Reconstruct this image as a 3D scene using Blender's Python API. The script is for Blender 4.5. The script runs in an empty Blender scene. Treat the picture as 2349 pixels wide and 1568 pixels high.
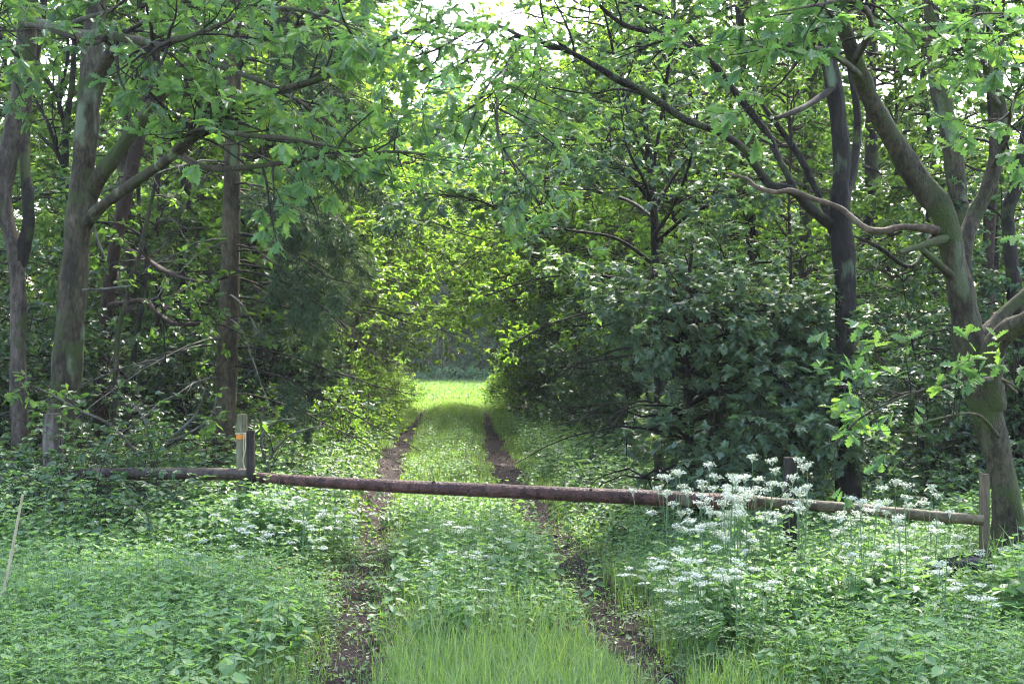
import bpy, math, random
import numpy as np
from mathutils import Vector

R = np.random.default_rng(7)
SC = bpy.context.scene
COL = SC.collection
EYE, F, CX, HZ = 1.78, 3212.0, 1174.5, 790.0


def at(px, py, Y):
    """photo position (2349 wide) at a distance of Y metres -> a point of the place"""
    return ((px - CX) / F * Y, Y, EYE - (py - HZ) / F * Y)


def xc(y):
    """middle of the track"""
    return np.interp(y, (0, 6, 9.7, 13.6, 17, 22, 28, 34, 45, 72), (0.2, 0.03, -0.22, -0.52, -0.76, -1.03, -1.25, -1.43, -1.85, -2.9))


def gz(x, y):
    """height of the ground"""
    x = np.asarray(x, float); y = np.asarray(y, float)
    d = x - xc(y)
    h = 0.025 * np.sin(x * 1.7 + y * 0.6) + 0.02 * np.sin(y * 1.3 - x * 0.8) + 0.015 * np.sin(x * 3.1 + 1.0) * np.sin(y * 2.3)
    far = np.clip((np.abs(d) - 1.6) / 3.0, 0, 1)
    h = h * (0.4 + 0.9 * far) + 0.12 * far
    rut = np.exp(-((np.abs(d) - 0.83) / 0.2) ** 2)
    hump = np.exp(-(d / 0.45) ** 2)
    fade = np.clip((60 - y) / 15, 0, 1)
    return h + fade * (-0.06 * rut + 0.04 * hump)


# ------------------------------------------------------------------ objects
def put(o, parent=None):
    COL.objects.link(o)
    if parent is not None:
        o.parent = parent
    return o


def tag(o, label=None, cat=None, group=None, kind=None):
    if label: o['label'] = label
    if cat: o['category'] = cat
    if group: o['group'] = group
    if kind: o['kind'] = kind
    return o


def thing(name, label, cat, loc=(0, 0, 0), group=None):
    o = bpy.data.objects.new(name, None)
    o.empty_display_size = 0.2
    put(o)
    o.location = loc
    return tag(o, label, cat, group)


def base_of(o):
    b = Vector((0, 0, 0))
    while o is not None:
        b += o.location
        o = o.parent
    return np.array(b)


class MB:
    """collects faces and links them as ONE mesh object"""
    def __init__(self):
        self.v, self.l, self.t, self.a, self.s, self.m = [], [], [], [], [], []
        self.n = 0
        self.mi = 0

    def add(self, v, loops, totals, tint=None, smooth=True):
        v = np.asarray(v, np.float32).reshape(-1, 3)
        loops = np.asarray(loops, np.int32).ravel()
        totals = np.asarray(totals, np.int32).ravel()
        self.v.append(v); self.l.append(loops + self.n); self.t.append(totals)
        self.a.append(np.full(len(totals), 0.5, np.float32) if tint is None else np.asarray(tint, np.float32).ravel())
        self.s.append(np.full(len(totals), smooth, bool))
        self.m.append(np.full(len(totals), self.mi, np.int32))
        self.n += len(v)
        return self

    def build(self, name, mat, parent=None, loc=None):
        me = bpy.data.meshes.new(name)
        o = bpy.data.objects.new(name, me)
        put(o, parent)
        if loc is not None:
            o.location = loc
        if self.v:
            v = np.concatenate(self.v) - base_of(o).astype(np.float32)
            l = np.concatenate(self.l); t = np.concatenate(self.t)
            me.vertices.add(len(v)); me.vertices.foreach_set('co', v.ravel())
            me.loops.add(len(l)); me.loops.foreach_set('vertex_index', l)
            me.polygons.add(len(t))
            st = np.concatenate(([0], np.cumsum(t)[:-1])).astype(np.int32)
            me.polygons.foreach_set('loop_start', st)
            me.polygons.foreach_set('loop_total', t)
            me.polygons.foreach_set('use_smooth', np.concatenate(self.s))
            me.polygons.foreach_set('material_index', np.concatenate(self.m))
            at_ = me.attributes.new('tint', 'FLOAT', 'FACE')
            at_.data.foreach_set('value', np.concatenate(self.a))
            me.update(calc_edges=True)
        for m_ in (mat if isinstance(mat, (list, tuple)) else [mat]):
            me.materials.append(m_)
        return o


def nrm(a):
    return a / np.maximum(np.linalg.norm(a, axis=-1, keepdims=True), 1e-9)


def tubes(mb, P, r, k=6, lump=0.0, cap=False, tint=None, rng=R):
    """P (N,S,3) polylines, r (N,S) radii"""
    P = np.asarray(P, float)
    if P.ndim == 2:
        P = P[None]; r = np.asarray(r, float)[None]
    N, S, _ = P.shape
    if N == 0: return
    T = np.gradient(P, axis=1); T = nrm(T)
    ref = np.zeros((N, 1, 3)); ref[:, 0, 0] = 1.0
    mean = nrm(P[:, -1] - P[:, 0])
    ref[np.abs(mean[:, 0]) > 0.7] = (0, 0, 1.0)
    A = nrm(np.cross(T, ref)); B = np.cross(T, A)
    ang = np.linspace(0, 2 * np.pi, k, endpoint=False)
    rr = np.repeat(np.asarray(r, float)[..., None], k, axis=2)
    if lump > 0:
        ph = rng.uniform(0, 6.28, (N, 1, 3))
        s = np.arange(S)[None, :, None]
        a = ang[None, None, :]
        rr = rr * (1 + lump * (np.sin(2 * a + ph[..., 0:1] + s * 0.23) + 0.6 * np.sin(3 * a - s * 0.31 + ph[..., 1:2]) + 0.5 * np.sin(5 * a + ph[..., 2:3] + 0.8 * np.sin(s * 0.5))
                               + 0.6 * np.sin(s * 0.9 + ph[..., 1:2]))
                   + lump * 0.5 * rng.standard_normal(rr.shape))
    V = P[:, :, None, :] + rr[..., None] * (np.cos(ang)[None, None, :, None] * A[:, :, None] + np.sin(ang)[None, None, :, None] * B[:, :, None])
    idx = np.arange(N * S * k).reshape(N, S, k)
    nx = np.roll(idx, -1, axis=2)
    q = np.stack([idx[:, :-1], nx[:, :-1], nx[:, 1:], idx[:, 1:]], axis=-1).reshape(-1)
    nf = N * (S - 1) * k
    tt = None if tint is None else np.repeat(tint, (S - 1) * k)
    mb.add(V, q, np.full(nf, 4), tt)
    if cap:
        for e in (0, S - 1):
            c = idx[:, e] if e else idx[:, e, ::-1]
            vv = V.reshape(-1, 3)[c.reshape(-1)]
            mb.add(vv, np.arange(N * k), np.full(N, k), None, smooth=False)


def smooth_path(pts, n=4):
    """Catmull-Rom through the points"""
    p = np.asarray(pts, float)
    p = np.vstack([2 * p[0] - p[1], p, 2 * p[-1] - p[-2]])
    out = []
    for i in range(1, len(p) - 2):
        for t in np.linspace(0, 1, n, endpoint=False):
            a, b, c, d = p[i - 1], p[i], p[i + 1], p[i + 2]
            out.append(0.5 * (2 * b + (c - a) * t + (2 * a - 5 * b + 4 * c - d) * t * t + (3 * b - a - 3 * c + d) * t ** 3))
    out.append(p[-2])
    return np.array(out)


def limb(pts, n=5):
    """[(px, py, Y, half width in photo px)] -> world polyline and radii"""
    q = np.array([(*at(x, y, Y), w / F * Y) for x, y, Y, w in pts])
    s = smooth_path(q, n)
    return s[:, :3], np.maximum(s[:, 3], 0.002)


def resample(P, r, S):
    d = np.concatenate(([0], np.cumsum(np.linalg.norm(np.diff(P, axis=0), axis=1))))
    t = np.linspace(0, d[-1], S)
    return np.stack([np.interp(t, d, P[:, i]) for i in range(3)], 1), np.interp(t, d, r)


def kids(PP, PR, n, t0=0.2, t1=1.0, L=(0.5, 1.0), ang=(35, 75), up=0.2, wig=0.15, grav=0.0, S=6, flat=0.5, rr=0.6, taper=0.25, lfall=0.5, rng=R, rmax=1.0):
    """n children on the polylines PP (N,S,3) with radii PR (N,S)"""
    N, Sp, _ = PP.shape
    ln = np.linalg.norm(np.diff(PP, axis=1), axis=2).sum(1)
    pi = rng.choice(N, n, p=ln / ln.sum())
    t = rng.uniform(t0, t1, n)
    f = t * (Sp - 1); i = np.minimum(f.astype(int), Sp - 2); w = (f - i)[:, None]
    p = PP[pi, i] * (1 - w) + PP[pi, i + 1] * w
    d = nrm(PP[pi, i + 1] - PP[pi, i])
    r0 = PR[pi, i] * (1 - w[:, 0]) + PR[pi, i + 1] * w[:, 0]
    u = rng.standard_normal((n, 3)); u[:, 2] *= flat
    u = nrm(u - (u * d).sum(1, keepdims=True) * d)
    a = np.radians(rng.uniform(ang[0], ang[1], n))[:, None]
    dr = np.cos(a) * d + np.sin(a) * u
    dr[:, 2] += up
    dr = nrm(dr)
    Ln = rng.uniform(L[0], L[1], n) * (1 - lfall * t)
    step = (Ln / (S - 1))[:, None]
    pts = [p]
    cur = dr
    for k in range(S - 1):
        cur = cur + wig * rng.standard_normal((n, 3))
        cur[:, 2] += grav
        cur = nrm(cur)
        pts.append(pts[-1] + cur * step)
    P = np.stack(pts, 1)
    rb = np.minimum(r0 * rr, rmax)
    Rr = rb[:, None] * np.linspace(1, taper, S)[None]
    return P, np.maximum(Rr, 0.0012)


# ------------------------------------------------------------------ leaves
def half(o, fold):
    """outline of one half (x, y) -> vertices and two faces of a folded leaf"""
    o = np.array(o, float)
    n = len(o)
    m = o[1:-1].copy(); m[:, 1] *= -1
    v = np.vstack([o, m])
    z = fold * np.abs(v[:, 1]) - 0.16 * v[:, 0] ** 2
    v = np.column_stack([v, z])
    f1 = list(range(n))
    f2 = [0] + [n - 1] + list(range(2 * n - 3, n - 1, -1))
    return v, [f1[::-1], f2[::-1]]


LEAF = {
    'plain': half([(0, 0), (0.45, 0.34), (1, 0)], 0.25),
    'ovate': half([(0, 0), (0.18, 0.28), (0.5, 0.3), (1, 0)], 0.22),
    'narrow': half([(0, 0), (0.35, 0.15), (1, 0)], 0.3),
    'oak': half([(0, 0.0), (0.1, 0.05), (0.2, 0.14), (0.28, 0.06), (0.38, 0.22), (0.47, 0.09), (0.6, 0.3), (0.68, 0.13), (0.82, 0.25), (0.88, 0.12), (0.98, 0.09), (1.02, 0)], 0.25),
    'maple': half([(0, 0), (-0.06, 0.2), (0.12, 0.48), (0.22, 0.27), (0.5, 0.5), (0.58, 0.2), (0.78, 0.16), (1, 0)], 0.18),
    'needle': half([(0, 0), (0.45, 0.085), (1, 0)], 0.0),
}


def leaves(mb, P, T, N, size, style, tint):
    v, faces = LEAF[style]
    n = len(P)
    if n == 0: return
    T = nrm(T); N = nrm(N - (N * T).sum(1, keepdims=True) * T)
    B = np.cross(N, T)
    s = np.asarray(size, float)[:, None, None]
    V = P[:, None] + s * (v[None, :, 0:1] * T[:, None] + v[None, :, 1:2] * B[:, None] + v[None, :, 2:3] * N[:, None])
    k = len(v)
    fl = np.concatenate(faces)
    loops = (np.arange(n)[:, None] * k + fl[None]).ravel()
    tot = np.tile([len(f) for f in faces], n)
    mb.add(V, loops, tot, np.repeat(tint, len(faces)), smooth=False)


def on_twigs(P, per, size, spread=1.0, down=0.15, upn=1.0, rn=0.5, t0=0.25, tip=0.5, rng=R):
    """leaf places along twigs P (N,S,3): position, direction, normal, size, tint"""
    N, S, _ = P.shape
    t = rng.uniform(t0, 1.0, (N, per)) ** tip
    f = t * (S - 1); i = np.minimum(f.astype(int), S - 2); w = (f - i)[..., None]
    a = np.arange(N)[:, None]
    p = P[a, i] * (1 - w) + P[a, i + 1] * w
    d = nrm(P[a, i + 1] - P[a, i])
    u = rng.standard_normal(d.shape); u[..., 2] *= 0.4
    T = d * 0.7 + spread * nrm(u)
    T[..., 2] -= down
    Nn = np.zeros_like(d); Nn[..., 2] = upn
    Nn = Nn + rn * rng.standard_normal(d.shape)
    sz = rng.uniform(size[0], size[1], (N, per))
    tw = rng.uniform(0, 1, (N, 1)) * 0.55
    tint = np.clip(tw + rng.uniform(0, 0.45, (N, per)), 0, 1)
    return p.reshape(-1, 3), T.reshape(-1, 3), Nn.reshape(-1, 3), sz.ravel(), tint.ravel()


def open_lane(p):
    """False where the lane through the wood is kept clear"""
    dx = np.abs(p[:, 0] - xc(p[:, 1]))
    return ((dx / 1.75) ** 2 + (p[:, 2] / 3.0) ** 2 > 1) | (p[:, 1] < 9)


def keep(mask, *arr):
    return [a[mask] for a in arr]


# ------------------------------------------------------------------ materials
def newmat(name):
    m = bpy.data.materials.new(name)
    m.use_nodes = True
    nt = m.node_tree
    nt.nodes.clear()
    out = nt.nodes.new('ShaderNodeOutputMaterial')
    return m, nt, out


def N_(nt, t, **kw):
    n = nt.nodes.new(t)
    for k, v in kw.items():
        setattr(n, k, v)
    return n


def ramp(nt, fac, stops):
    r = N_(nt, 'ShaderNodeValToRGB')
    while len(r.color_ramp.elements) < len(stops):
        r.color_ramp.elements.new(0.5)
    for e, (p, c) in zip(r.color_ramp.elements, stops):
        e.position = p
        e.color = (*c, 1) if len(c) == 3 else c
    nt.links.new(fac, r.inputs[0])
    return r.outputs[0]


def leaf_mat(name, c0, c1, c2, trans=0.4, rough=0.42, spec=0.5, tcol=(1.25, 1.5, 0.5)):
    m, nt, out = newmat(name)
    a = N_(nt, 'ShaderNodeAttribute', attribute_name='tint')
    col = ramp(nt, a.outputs['Fac'], [(0.0, c0), (0.6, c1), (1.0, c2)])
    oi = N_(nt, 'ShaderNodeObjectInfo')
    mr = N_(nt, 'ShaderNodeMapRange'); mr.inputs[3].default_value = 0.8; mr.inputs[4].default_value = 1.2
    nt.links.new(oi.outputs['Random'], mr.inputs[0])
    hs = N_(nt, 'ShaderNodeHueSaturation')
    nt.links.new(col, hs.inputs['Color']); nt.links.new(mr.outputs[0], hs.inputs['Value'])
    pb = N_(nt, 'ShaderNodeBsdfPrincipled')
    pb.inputs['Roughness'].default_value = rough
    pb.inputs['Specular IOR Level'].default_value = spec
    nt.links.new(hs.outputs[0], pb.inputs['Base Color'])
    mu = N_(nt, 'ShaderNodeMixRGB', blend_type='MULTIPLY'); mu.inputs[0].default_value = 1
    nt.links.new(hs.outputs[0], mu.inputs[1]); mu.inputs[2].default_value = (*[c * 1.5 for c in tcol], 1)
    tr = N_(nt, 'ShaderNodeBsdfTranslucent')
    nt.links.new(mu.outputs[0], tr.inputs[0])
    mx = N_(nt, 'ShaderNodeMixShader'); mx.inputs[0].default_value = trans
    nt.links.new(pb.outputs[0], mx.inputs[1]); nt.links.new(tr.outputs[0], mx.inputs[2])
    nt.links.new(mx.outputs[0], out.inputs[0])
    return m


def bark_mat(name, dark, light, lichen=(0.22, 0.27, 0.2), amount=0.45, stretch=0.18, scale=14, rough=0.8, bump=0.6, moss=0.0):
    m, nt, out = newmat(name)
    tc = N_(nt, 'ShaderNodeTexCoord')
    mp = N_(nt, 'ShaderNodeMapping'); mp.inputs['Scale'].default_value = (1, 1, stretch)
    nt.links.new(tc.outputs['Object'], mp.inputs[0])
    n1 = N_(nt, 'ShaderNodeTexNoise'); n1.inputs['Scale'].default_value = scale; n1.inputs['Detail'].default_value = 6; n1.inputs['Roughness'].default_value = 0.7
    nt.links.new(mp.outputs[0], n1.inputs[0])
    c = ramp(nt, n1.outputs[0], [(0.3, dark), (0.5, tuple((a + b) / 2 for a, b in zip(dark, light))), (0.68, light)])
    n2 = N_(nt, 'ShaderNodeTexNoise'); n2.inputs['Scale'].default_value = 2.6; n2.inputs['Detail'].default_value = 5
    mp2 = N_(nt, 'ShaderNodeMapping'); mp2.inputs['Scale'].default_value = (1.6, 1.6, 0.55)
    nt.links.new(tc.outputs['Object'], mp2.inputs[0]); nt.links.new(mp2.outputs[0], n2.inputs[0])
    n5 = N_(nt, 'ShaderNodeTexNoise'); n5.inputs['Scale'].default_value = 5.5; n5.inputs['Detail'].default_value = 7; n5.inputs['Roughness'].default_value = 0.65
    mp5 = N_(nt, 'ShaderNodeMapping'); mp5.inputs['Scale'].default_value = (1.2, 1.2, 0.4); mp5.inputs['Location'].default_value = (9, 2, 4)
    nt.links.new(tc.outputs['Object'], mp5.inputs[0]); nt.links.new(mp5.outputs[0], n5.inputs[0])
    wv = ramp(nt, n5.outputs[0], [(0.36, (0.4, 0.4, 0.42)), (0.5, (0.9, 0.92, 0.95)), (0.64, (1.35, 1.4, 1.5))])
    m5 = N_(nt, 'ShaderNodeMixRGB', blend_type='MULTIPLY'); m5.inputs[0].default_value = 1
    nt.links.new(c, m5.inputs[1]); nt.links.new(wv, m5.inputs[2]); c = m5.outputs[0]
    f = ramp(nt, n2.outputs[0], [(0.7 - 0.25 * amount, (0, 0, 0)), (0.76 - 0.22 * amount, (0.85, 0.85, 0.85))])
    mx = N_(nt, 'ShaderNodeMixRGB'); nt.links.new(f, mx.inputs[0]); nt.links.new(c, mx.inputs[1]); mx.inputs[2].default_value = (*lichen, 1)
    cc = mx.outputs[0]
    if moss > 0:
        n3 = N_(nt, 'ShaderNodeTexNoise'); n3.inputs['Scale'].default_value = 3.3; n3.inputs['Detail'].default_value = 6
        mp3 = N_(nt, 'ShaderNodeMapping'); mp3.inputs['Location'].default_value = (5, 3, 1)
        nt.links.new(tc.outputs['Object'], mp3.inputs[0]); nt.links.new(mp3.outputs[0], n3.inputs[0])
        f3 = ramp(nt, n3.outputs[0], [(0.62 - 0.2 * moss, (0, 0, 0)), (0.7 - 0.15 * moss, (1, 1, 1))])
        m3 = N_(nt, 'ShaderNodeMixRGB'); nt.links.new(f3, m3.inputs[0]); nt.links.new(cc, m3.inputs[1]); m3.inputs[2].default_value = (0.05, 0.065, 0.018, 1)
        cc = m3.outputs[0]
    pb = N_(nt, 'ShaderNodeBsdfPrincipled'); pb.inputs['Roughness'].default_value = rough; pb.inputs['Specular IOR Level'].default_value = 0.22
    nt.links.new(cc, pb.inputs['Base Color'])
    n4 = N_(nt, 'ShaderNodeTexNoise'); n4.inputs['Scale'].default_value = scale * 3.2; n4.inputs['Detail'].default_value = 5
    nt.links.new(mp.outputs[0], n4.inputs[0])
    ad = N_(nt, 'ShaderNodeMath', operation='ADD'); nt.links.new(n1.outputs[0], ad.inputs[0]); nt.links.new(n4.outputs[0], ad.inputs[1])
    bp = N_(nt, 'ShaderNodeBump'); bp.inputs['Strength'].default_value = bump; bp.inputs['Distance'].default_value = 0.02
    nt.links.new(ad.outputs[0], bp.inputs['Height']); nt.links.new(bp.outputs[0], pb.inputs['Normal'])
    nt.links.new(pb.outputs[0], out.inputs[0])
    return m


def flat_mat(name, c, rough=0.6, spec=0.5, c2=None, scale=20):
    m, nt, out = newmat(name)
    pb = N_(nt, 'ShaderNodeBsdfPrincipled'); pb.inputs['Roughness'].default_value = rough; pb.inputs['Specular IOR Level'].default_value = spec
    tc = N_(nt, 'ShaderNodeTexCoord')
    n1 = N_(nt, 'ShaderNodeTexNoise'); n1.inputs['Scale'].default_value = scale; n1.inputs['Detail'].default_value = 4
    nt.links.new(tc.outputs['Object'], n1.inputs[0])
    c2 = c2 or tuple(x * 0.7 for x in c)
    nt.links.new(ramp(nt, n1.outputs[0], [(0.35, c2), (0.62, c)]), pb.inputs['Base Color'])
    bp = N_(nt, 'ShaderNodeBump'); bp.inputs['Strength'].default_value = 0.3; bp.inputs['Distance'].default_value = 0.01
    nt.links.new(n1.outputs[0], bp.inputs['Height']); nt.links.new(bp.outputs[0], pb.inputs['Normal'])
    nt.links.new(pb.outputs[0], out.inputs[0])
    return m


def ground_mat():
    m, nt, out = newmat('woodland_floor')
    tc = N_(nt, 'ShaderNodeTexCoord')
    n1 = N_(nt, 'ShaderNodeTexNoise'); n1.inputs['Scale'].default_value = 0.9; n1.inputs['Detail'].default_value = 8
    n2 = N_(nt, 'ShaderNodeTexNoise'); n2.inputs['Scale'].default_value = 22; n2.inputs['Detail'].default_value = 6; n2.inputs['Roughness'].default_value = 0.75
    nt.links.new(tc.outputs['Object'], n1.inputs[0]); nt.links.new(tc.outputs['Object'], n2.inputs[0])
    soil = ramp(nt, n2.outputs[0], [(0.3, (0.02, 0.016, 0.011)), (0.55, (0.06, 0.045, 0.03)), (0.75, (0.12, 0.095, 0.06))])
    green = ramp(nt, n2.outputs[0], [(0.3, (0.025, 0.045, 0.008)), (0.55, (0.06, 0.1, 0.02)), (0.75, (0.11, 0.15, 0.035))])
    f = ramp(nt, n1.outputs[0], [(0.38, (0.15, 0.15, 0.15)), (0.6, (1, 1, 1))])
    mx = N_(nt, 'ShaderNodeMixRGB'); nt.links.new(f, mx.inputs[0]); nt.links.new(soil, mx.inputs[1]); nt.links.new(green, mx.inputs[2])
    pb = N_(nt, 'ShaderNodeBsdfPrincipled'); pb.inputs['Roughness'].default_value = 0.9; pb.inputs['Specular IOR Level'].default_value = 0.2
    nt.links.new(mx.outputs[0], pb.inputs['Base Color'])
    bp = N_(nt, 'ShaderNodeBump'); bp.inputs['Strength'].default_value = 0.8; bp.inputs['Distance'].default_value = 0.03
    nt.links.new(n2.outputs[0], bp.inputs['Height']); nt.links.new(bp.outputs[0], pb.inputs['Normal'])
    nt.links.new(pb.outputs[0], out.inputs[0])
    return m


def soil_mat():
    m, nt, out = newmat('rut_soil')
    tc = N_(nt, 'ShaderNodeTexCoord')
    n2 = N_(nt, 'ShaderNodeTexNoise'); n2.inputs['Scale'].default_value = 28; n2.inputs['Detail'].default_value = 7; n2.inputs['Roughness'].default_value = 0.75
    nt.links.new(tc.outputs['Object'], n2.inputs[0])
    c = ramp(nt, n2.outputs[0], [(0.32, (0.012, 0.008, 0.008)), (0.52, (0.034, 0.024, 0.024)), (0.68, (0.058, 0.042, 0.042)), (0.85, (0.11, 0.088, 0.08))])
    pb = N_(nt, 'ShaderNodeBsdfPrincipled'); pb.inputs['Roughness'].default_value = 0.95; pb.inputs['Specular IOR Level'].default_value = 0.12
    nt.links.new(c, pb.inputs['Base Color'])
    bp = N_(nt, 'ShaderNodeBump'); bp.inputs['Strength'].default_value = 0.9; bp.inputs['Distance'].default_value = 0.03
    nt.links.new(n2.outputs[0], bp.inputs['Height']); nt.links.new(bp.outputs[0], pb.inputs['Normal'])
    nt.links.new(pb.outputs[0], out.inputs[0])
    return m


M = {
    'oak_leaf': leaf_mat('oak_leaf', (0.062, 0.12, 0.06), (0.108, 0.185, 0.088), (0.19, 0.255, 0.07), 0.45, 0.44, 0.45),
    'wood_leaf': leaf_mat('wood_leaf', (0.038, 0.072, 0.025), (0.07, 0.12, 0.034), (0.145, 0.2, 0.042), 0.48, 0.45, 0.4),
    'maple_leaf': leaf_mat('maple_leaf', (0.08, 0.118, 0.08), (0.102, 0.152, 0.094), (0.13, 0.185, 0.09), 0.32, 0.45, 0.8),
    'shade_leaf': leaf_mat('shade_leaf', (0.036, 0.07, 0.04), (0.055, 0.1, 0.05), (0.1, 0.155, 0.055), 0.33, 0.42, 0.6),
    'nettle_leaf': leaf_mat('nettle_leaf', (0.098, 0.168, 0.082), (0.15, 0.235, 0.108), (0.22, 0.305, 0.115), 0.4, 0.5, 0.4),
    'bramble_leaf': leaf_mat('bramble_leaf', (0.055, 0.1, 0.056), (0.085, 0.145, 0.068), (0.17, 0.23, 0.062), 0.35, 0.45, 0.5),
    'sunny_leaf': leaf_mat('sunny_leaf', (0.09, 0.145, 0.035), (0.15, 0.22, 0.048), (0.23, 0.29, 0.06), 0.55, 0.48, 0.4),  # sun glow of the backlit leaves put into a paler, yellower colour
    'far_leaf': leaf_mat('far_leaf', (0.03, 0.085, 0.045), (0.05, 0.12, 0.058), (0.09, 0.18, 0.065), 0.35, 0.6, 0.2),
    'grass_blade': leaf_mat('grass_blade', (0.095, 0.152, 0.055), (0.145, 0.215, 0.075), (0.25, 0.29, 0.12), 0.4, 0.5, 0.35),
    'spruce_needle': leaf_mat('spruce_needle', (0.036, 0.06, 0.036), (0.056, 0.09, 0.05), (0.11, 0.155, 0.07), 0.22, 0.6, 0.25),
    'oak_bark': bark_mat('oak_bark', (0.018, 0.014, 0.008), (0.12, 0.092, 0.055), (0.17, 0.2, 0.12), 0.55, 0.35, 34, moss=0.6, bump=1.0),
    'pale_bark': bark_mat('pale_bark', (0.018, 0.014, 0.008), (0.105, 0.082, 0.05), (0.12, 0.135, 0.075), 0.35, 0.4, 36, moss=0.75, bump=1.0),
    'pink_bark': bark_mat('pink_bark', (0.03, 0.022, 0.016), (0.15, 0.108, 0.08), (0.14, 0.15, 0.1), 0.3, 0.35, 30, moss=0.4, bump=1.0),
    'dark_bark': bark_mat('dark_bark', (0.006, 0.005, 0.004), (0.034, 0.025, 0.017), (0.07, 0.085, 0.05), 0.12, 0.4, 30, moss=0.4, bump=1.0),
    'streaked_bark': bark_mat('streaked_bark', (0.006, 0.0045, 0.004), (0.032, 0.024, 0.018), (0.15, 0.185, 0.11), 0.42, 0.3, 32, moss=0.2, bump=1.0),
    'red_bark': bark_mat('red_bark', (0.016, 0.009, 0.006), (0.075, 0.044, 0.028), (0.1, 0.1, 0.06), 0.1, 0.4, 28, bump=1.0),
    'spruce_bark': bark_mat('spruce_bark', (0.035, 0.025, 0.014), (0.125, 0.092, 0.05), (0.12, 0.15, 0.07), 0.35, stretch=0.5, scale=26),
    'twig': bark_mat('twig', (0.009, 0.007, 0.005), (0.04, 0.03, 0.023), (0.08, 0.09, 0.06), 0.15, bump=0.3),
    'dead_twig': bark_mat('dead_twig', (0.05, 0.045, 0.035), (0.16, 0.14, 0.11), (0.16, 0.18, 0.11), 0.4, bump=0.3),
    'pole_bark': bark_mat('pole_bark', (0.022, 0.009, 0.007), (0.14, 0.056, 0.042), (0.16, 0.17, 0.1), 0.15, stretch=1, scale=16, rough=0.45, bump=0.9),
    'rail_wood': bark_mat('rail_wood', (0.035, 0.024, 0.017), (0.11, 0.075, 0.05), (0.12, 0.13, 0.06), 0.2, stretch=1, scale=9, rough=0.5),
    'olive_rail': bark_mat('olive_rail', (0.045, 0.034, 0.018), (0.17, 0.13, 0.072), (0.13, 0.14, 0.06), 0.25, stretch=1, scale=9, rough=0.6),
    'post_wood': bark_mat('post_wood', (0.1, 0.085, 0.045), (0.3, 0.26, 0.15), (0.16, 0.2, 0.07), 0.4, stretch=0.1, scale=22),
    'old_post': bark_mat('old_post', (0.05, 0.035, 0.027), (0.2, 0.155, 0.12), (0.16, 0.18, 0.1), 0.2, stretch=0.1, scale=22),
    'black_post': bark_mat('black_post', (0.014, 0.01, 0.008), (0.05, 0.04, 0.032), (0.09, 0.1, 0.05), 0.2, stretch=0.1, scale=22),
    'cut_post': bark_mat('cut_post', (0.09, 0.065, 0.04), (0.24, 0.18, 0.115), (0.2, 0.19, 0.1), 0.1, stretch=0.08, scale=20),
    'bare_limb': bark_mat('bare_limb', (0.035, 0.022, 0.014), (0.17, 0.115, 0.075), (0.2, 0.22, 0.13), 0.2, stretch=1, scale=20),
    'orange': flat_mat('orange', (0.75, 0.24, 0.02), 0.5),
    'cord': flat_mat('cord', (0.5, 0.43, 0.26), 0.8),
    'rubber': flat_mat('rubber', (0.026, 0.023, 0.033), 0.7, 0.25),
    'petal': flat_mat('petal', (0.68, 0.68, 0.58), 0.7, 0.2, (0.45, 0.5, 0.34)),
    'stem': flat_mat('stem', (0.13, 0.21, 0.08), 0.6, 0.3),
    'buttercup': flat_mat('buttercup', (0.7, 0.5, 0.03), 0.4),
    'dry': flat_mat('dry', (0.42, 0.34, 0.22), 0.7),
    'litter': leaf_mat('litter', (0.03, 0.018, 0.014), (0.085, 0.055, 0.04), (0.3, 0.27, 0.2), 0.1, 0.6, 0.3),
    'ground': ground_mat(), 'soil': soil_mat(),
}

# ------------------------------------------------------------------ the setting
def build_ground():
    xs = np.concatenate([np.linspace(-150, -40, 10), np.linspace(-38, -8, 20), np.arange(-7.5, 7.51, 0.11), np.linspace(8, 38, 20), np.linspace(40, 150, 10)])
    ys = np.concatenate([np.linspace(-60, 4, 14), np.arange(4.5, 30, 0.2), np.linspace(30.5, 95, 80), np.linspace(100, 260, 12)])
    X, Y = np.meshgrid(xs, ys)
    V = np.stack([X, Y, gz(X, Y)], -1)
    ny, nx = X.shape
    i = np.arange(ny * nx).reshape(ny, nx)
    q = np.stack([i[:-1, :-1], i[:-1, 1:], i[1:, 1:], i[1:, :-1]], -1)
    mb = MB(); mb.add(V, q, np.full(q.size // 4, 4))
    tag(mb.build('ground', M['ground']), kind='structure')
    # the two wheel ruts, bare soil
    mb = MB()
    for s, ph in ((-1, 0.3), (1, 2.1)):
        ys = np.concatenate([np.arange(6.7, 22, 0.12), np.arange(22, 38, 0.3)])
        w = 0.2 + 0.09 * np.clip((15 - ys) / 4, 0, 1) + 0.05 * np.sin(ys * 1.9 + ph) + 0.04 * np.sin(ys * 4.7 + ph * 2) + 0.02 * R.standard_normal(len(ys))
        w = w * np.clip((ys - 6.6) / 2.2, 0.2, 1) * np.clip((40 - ys) / 16, 0.2, 1)
        c = xc(ys) + s * (0.83 + 0.05 * np.sin(ys * 0.9 + ph))
        k = np.linspace(-1, 1, 9)
        X = c[:, None] + w[:, None] * k[None]
        X[:, [0, -1]] += 0.05 * R.standard_normal((len(ys), 2)); X[:, [1, -2]] += 0.02 * R.standard_normal((len(ys), 2))
        Yg = np.repeat(ys[:, None], 9, 1)
        V = np.stack([X, Yg, gz(X, Yg) + 0.012], -1)
        i = np.arange(X.size).reshape(X.shape)
        q = np.stack([i[:-1, :-1], i[:-1, 1:], i[1:, 1:], i[1:, :-1]], -1)
        mb.add(V, q, np.full(q.size // 4, 4))
    tag(mb.build('path', M['soil']), kind='structure')


build_ground()

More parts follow.
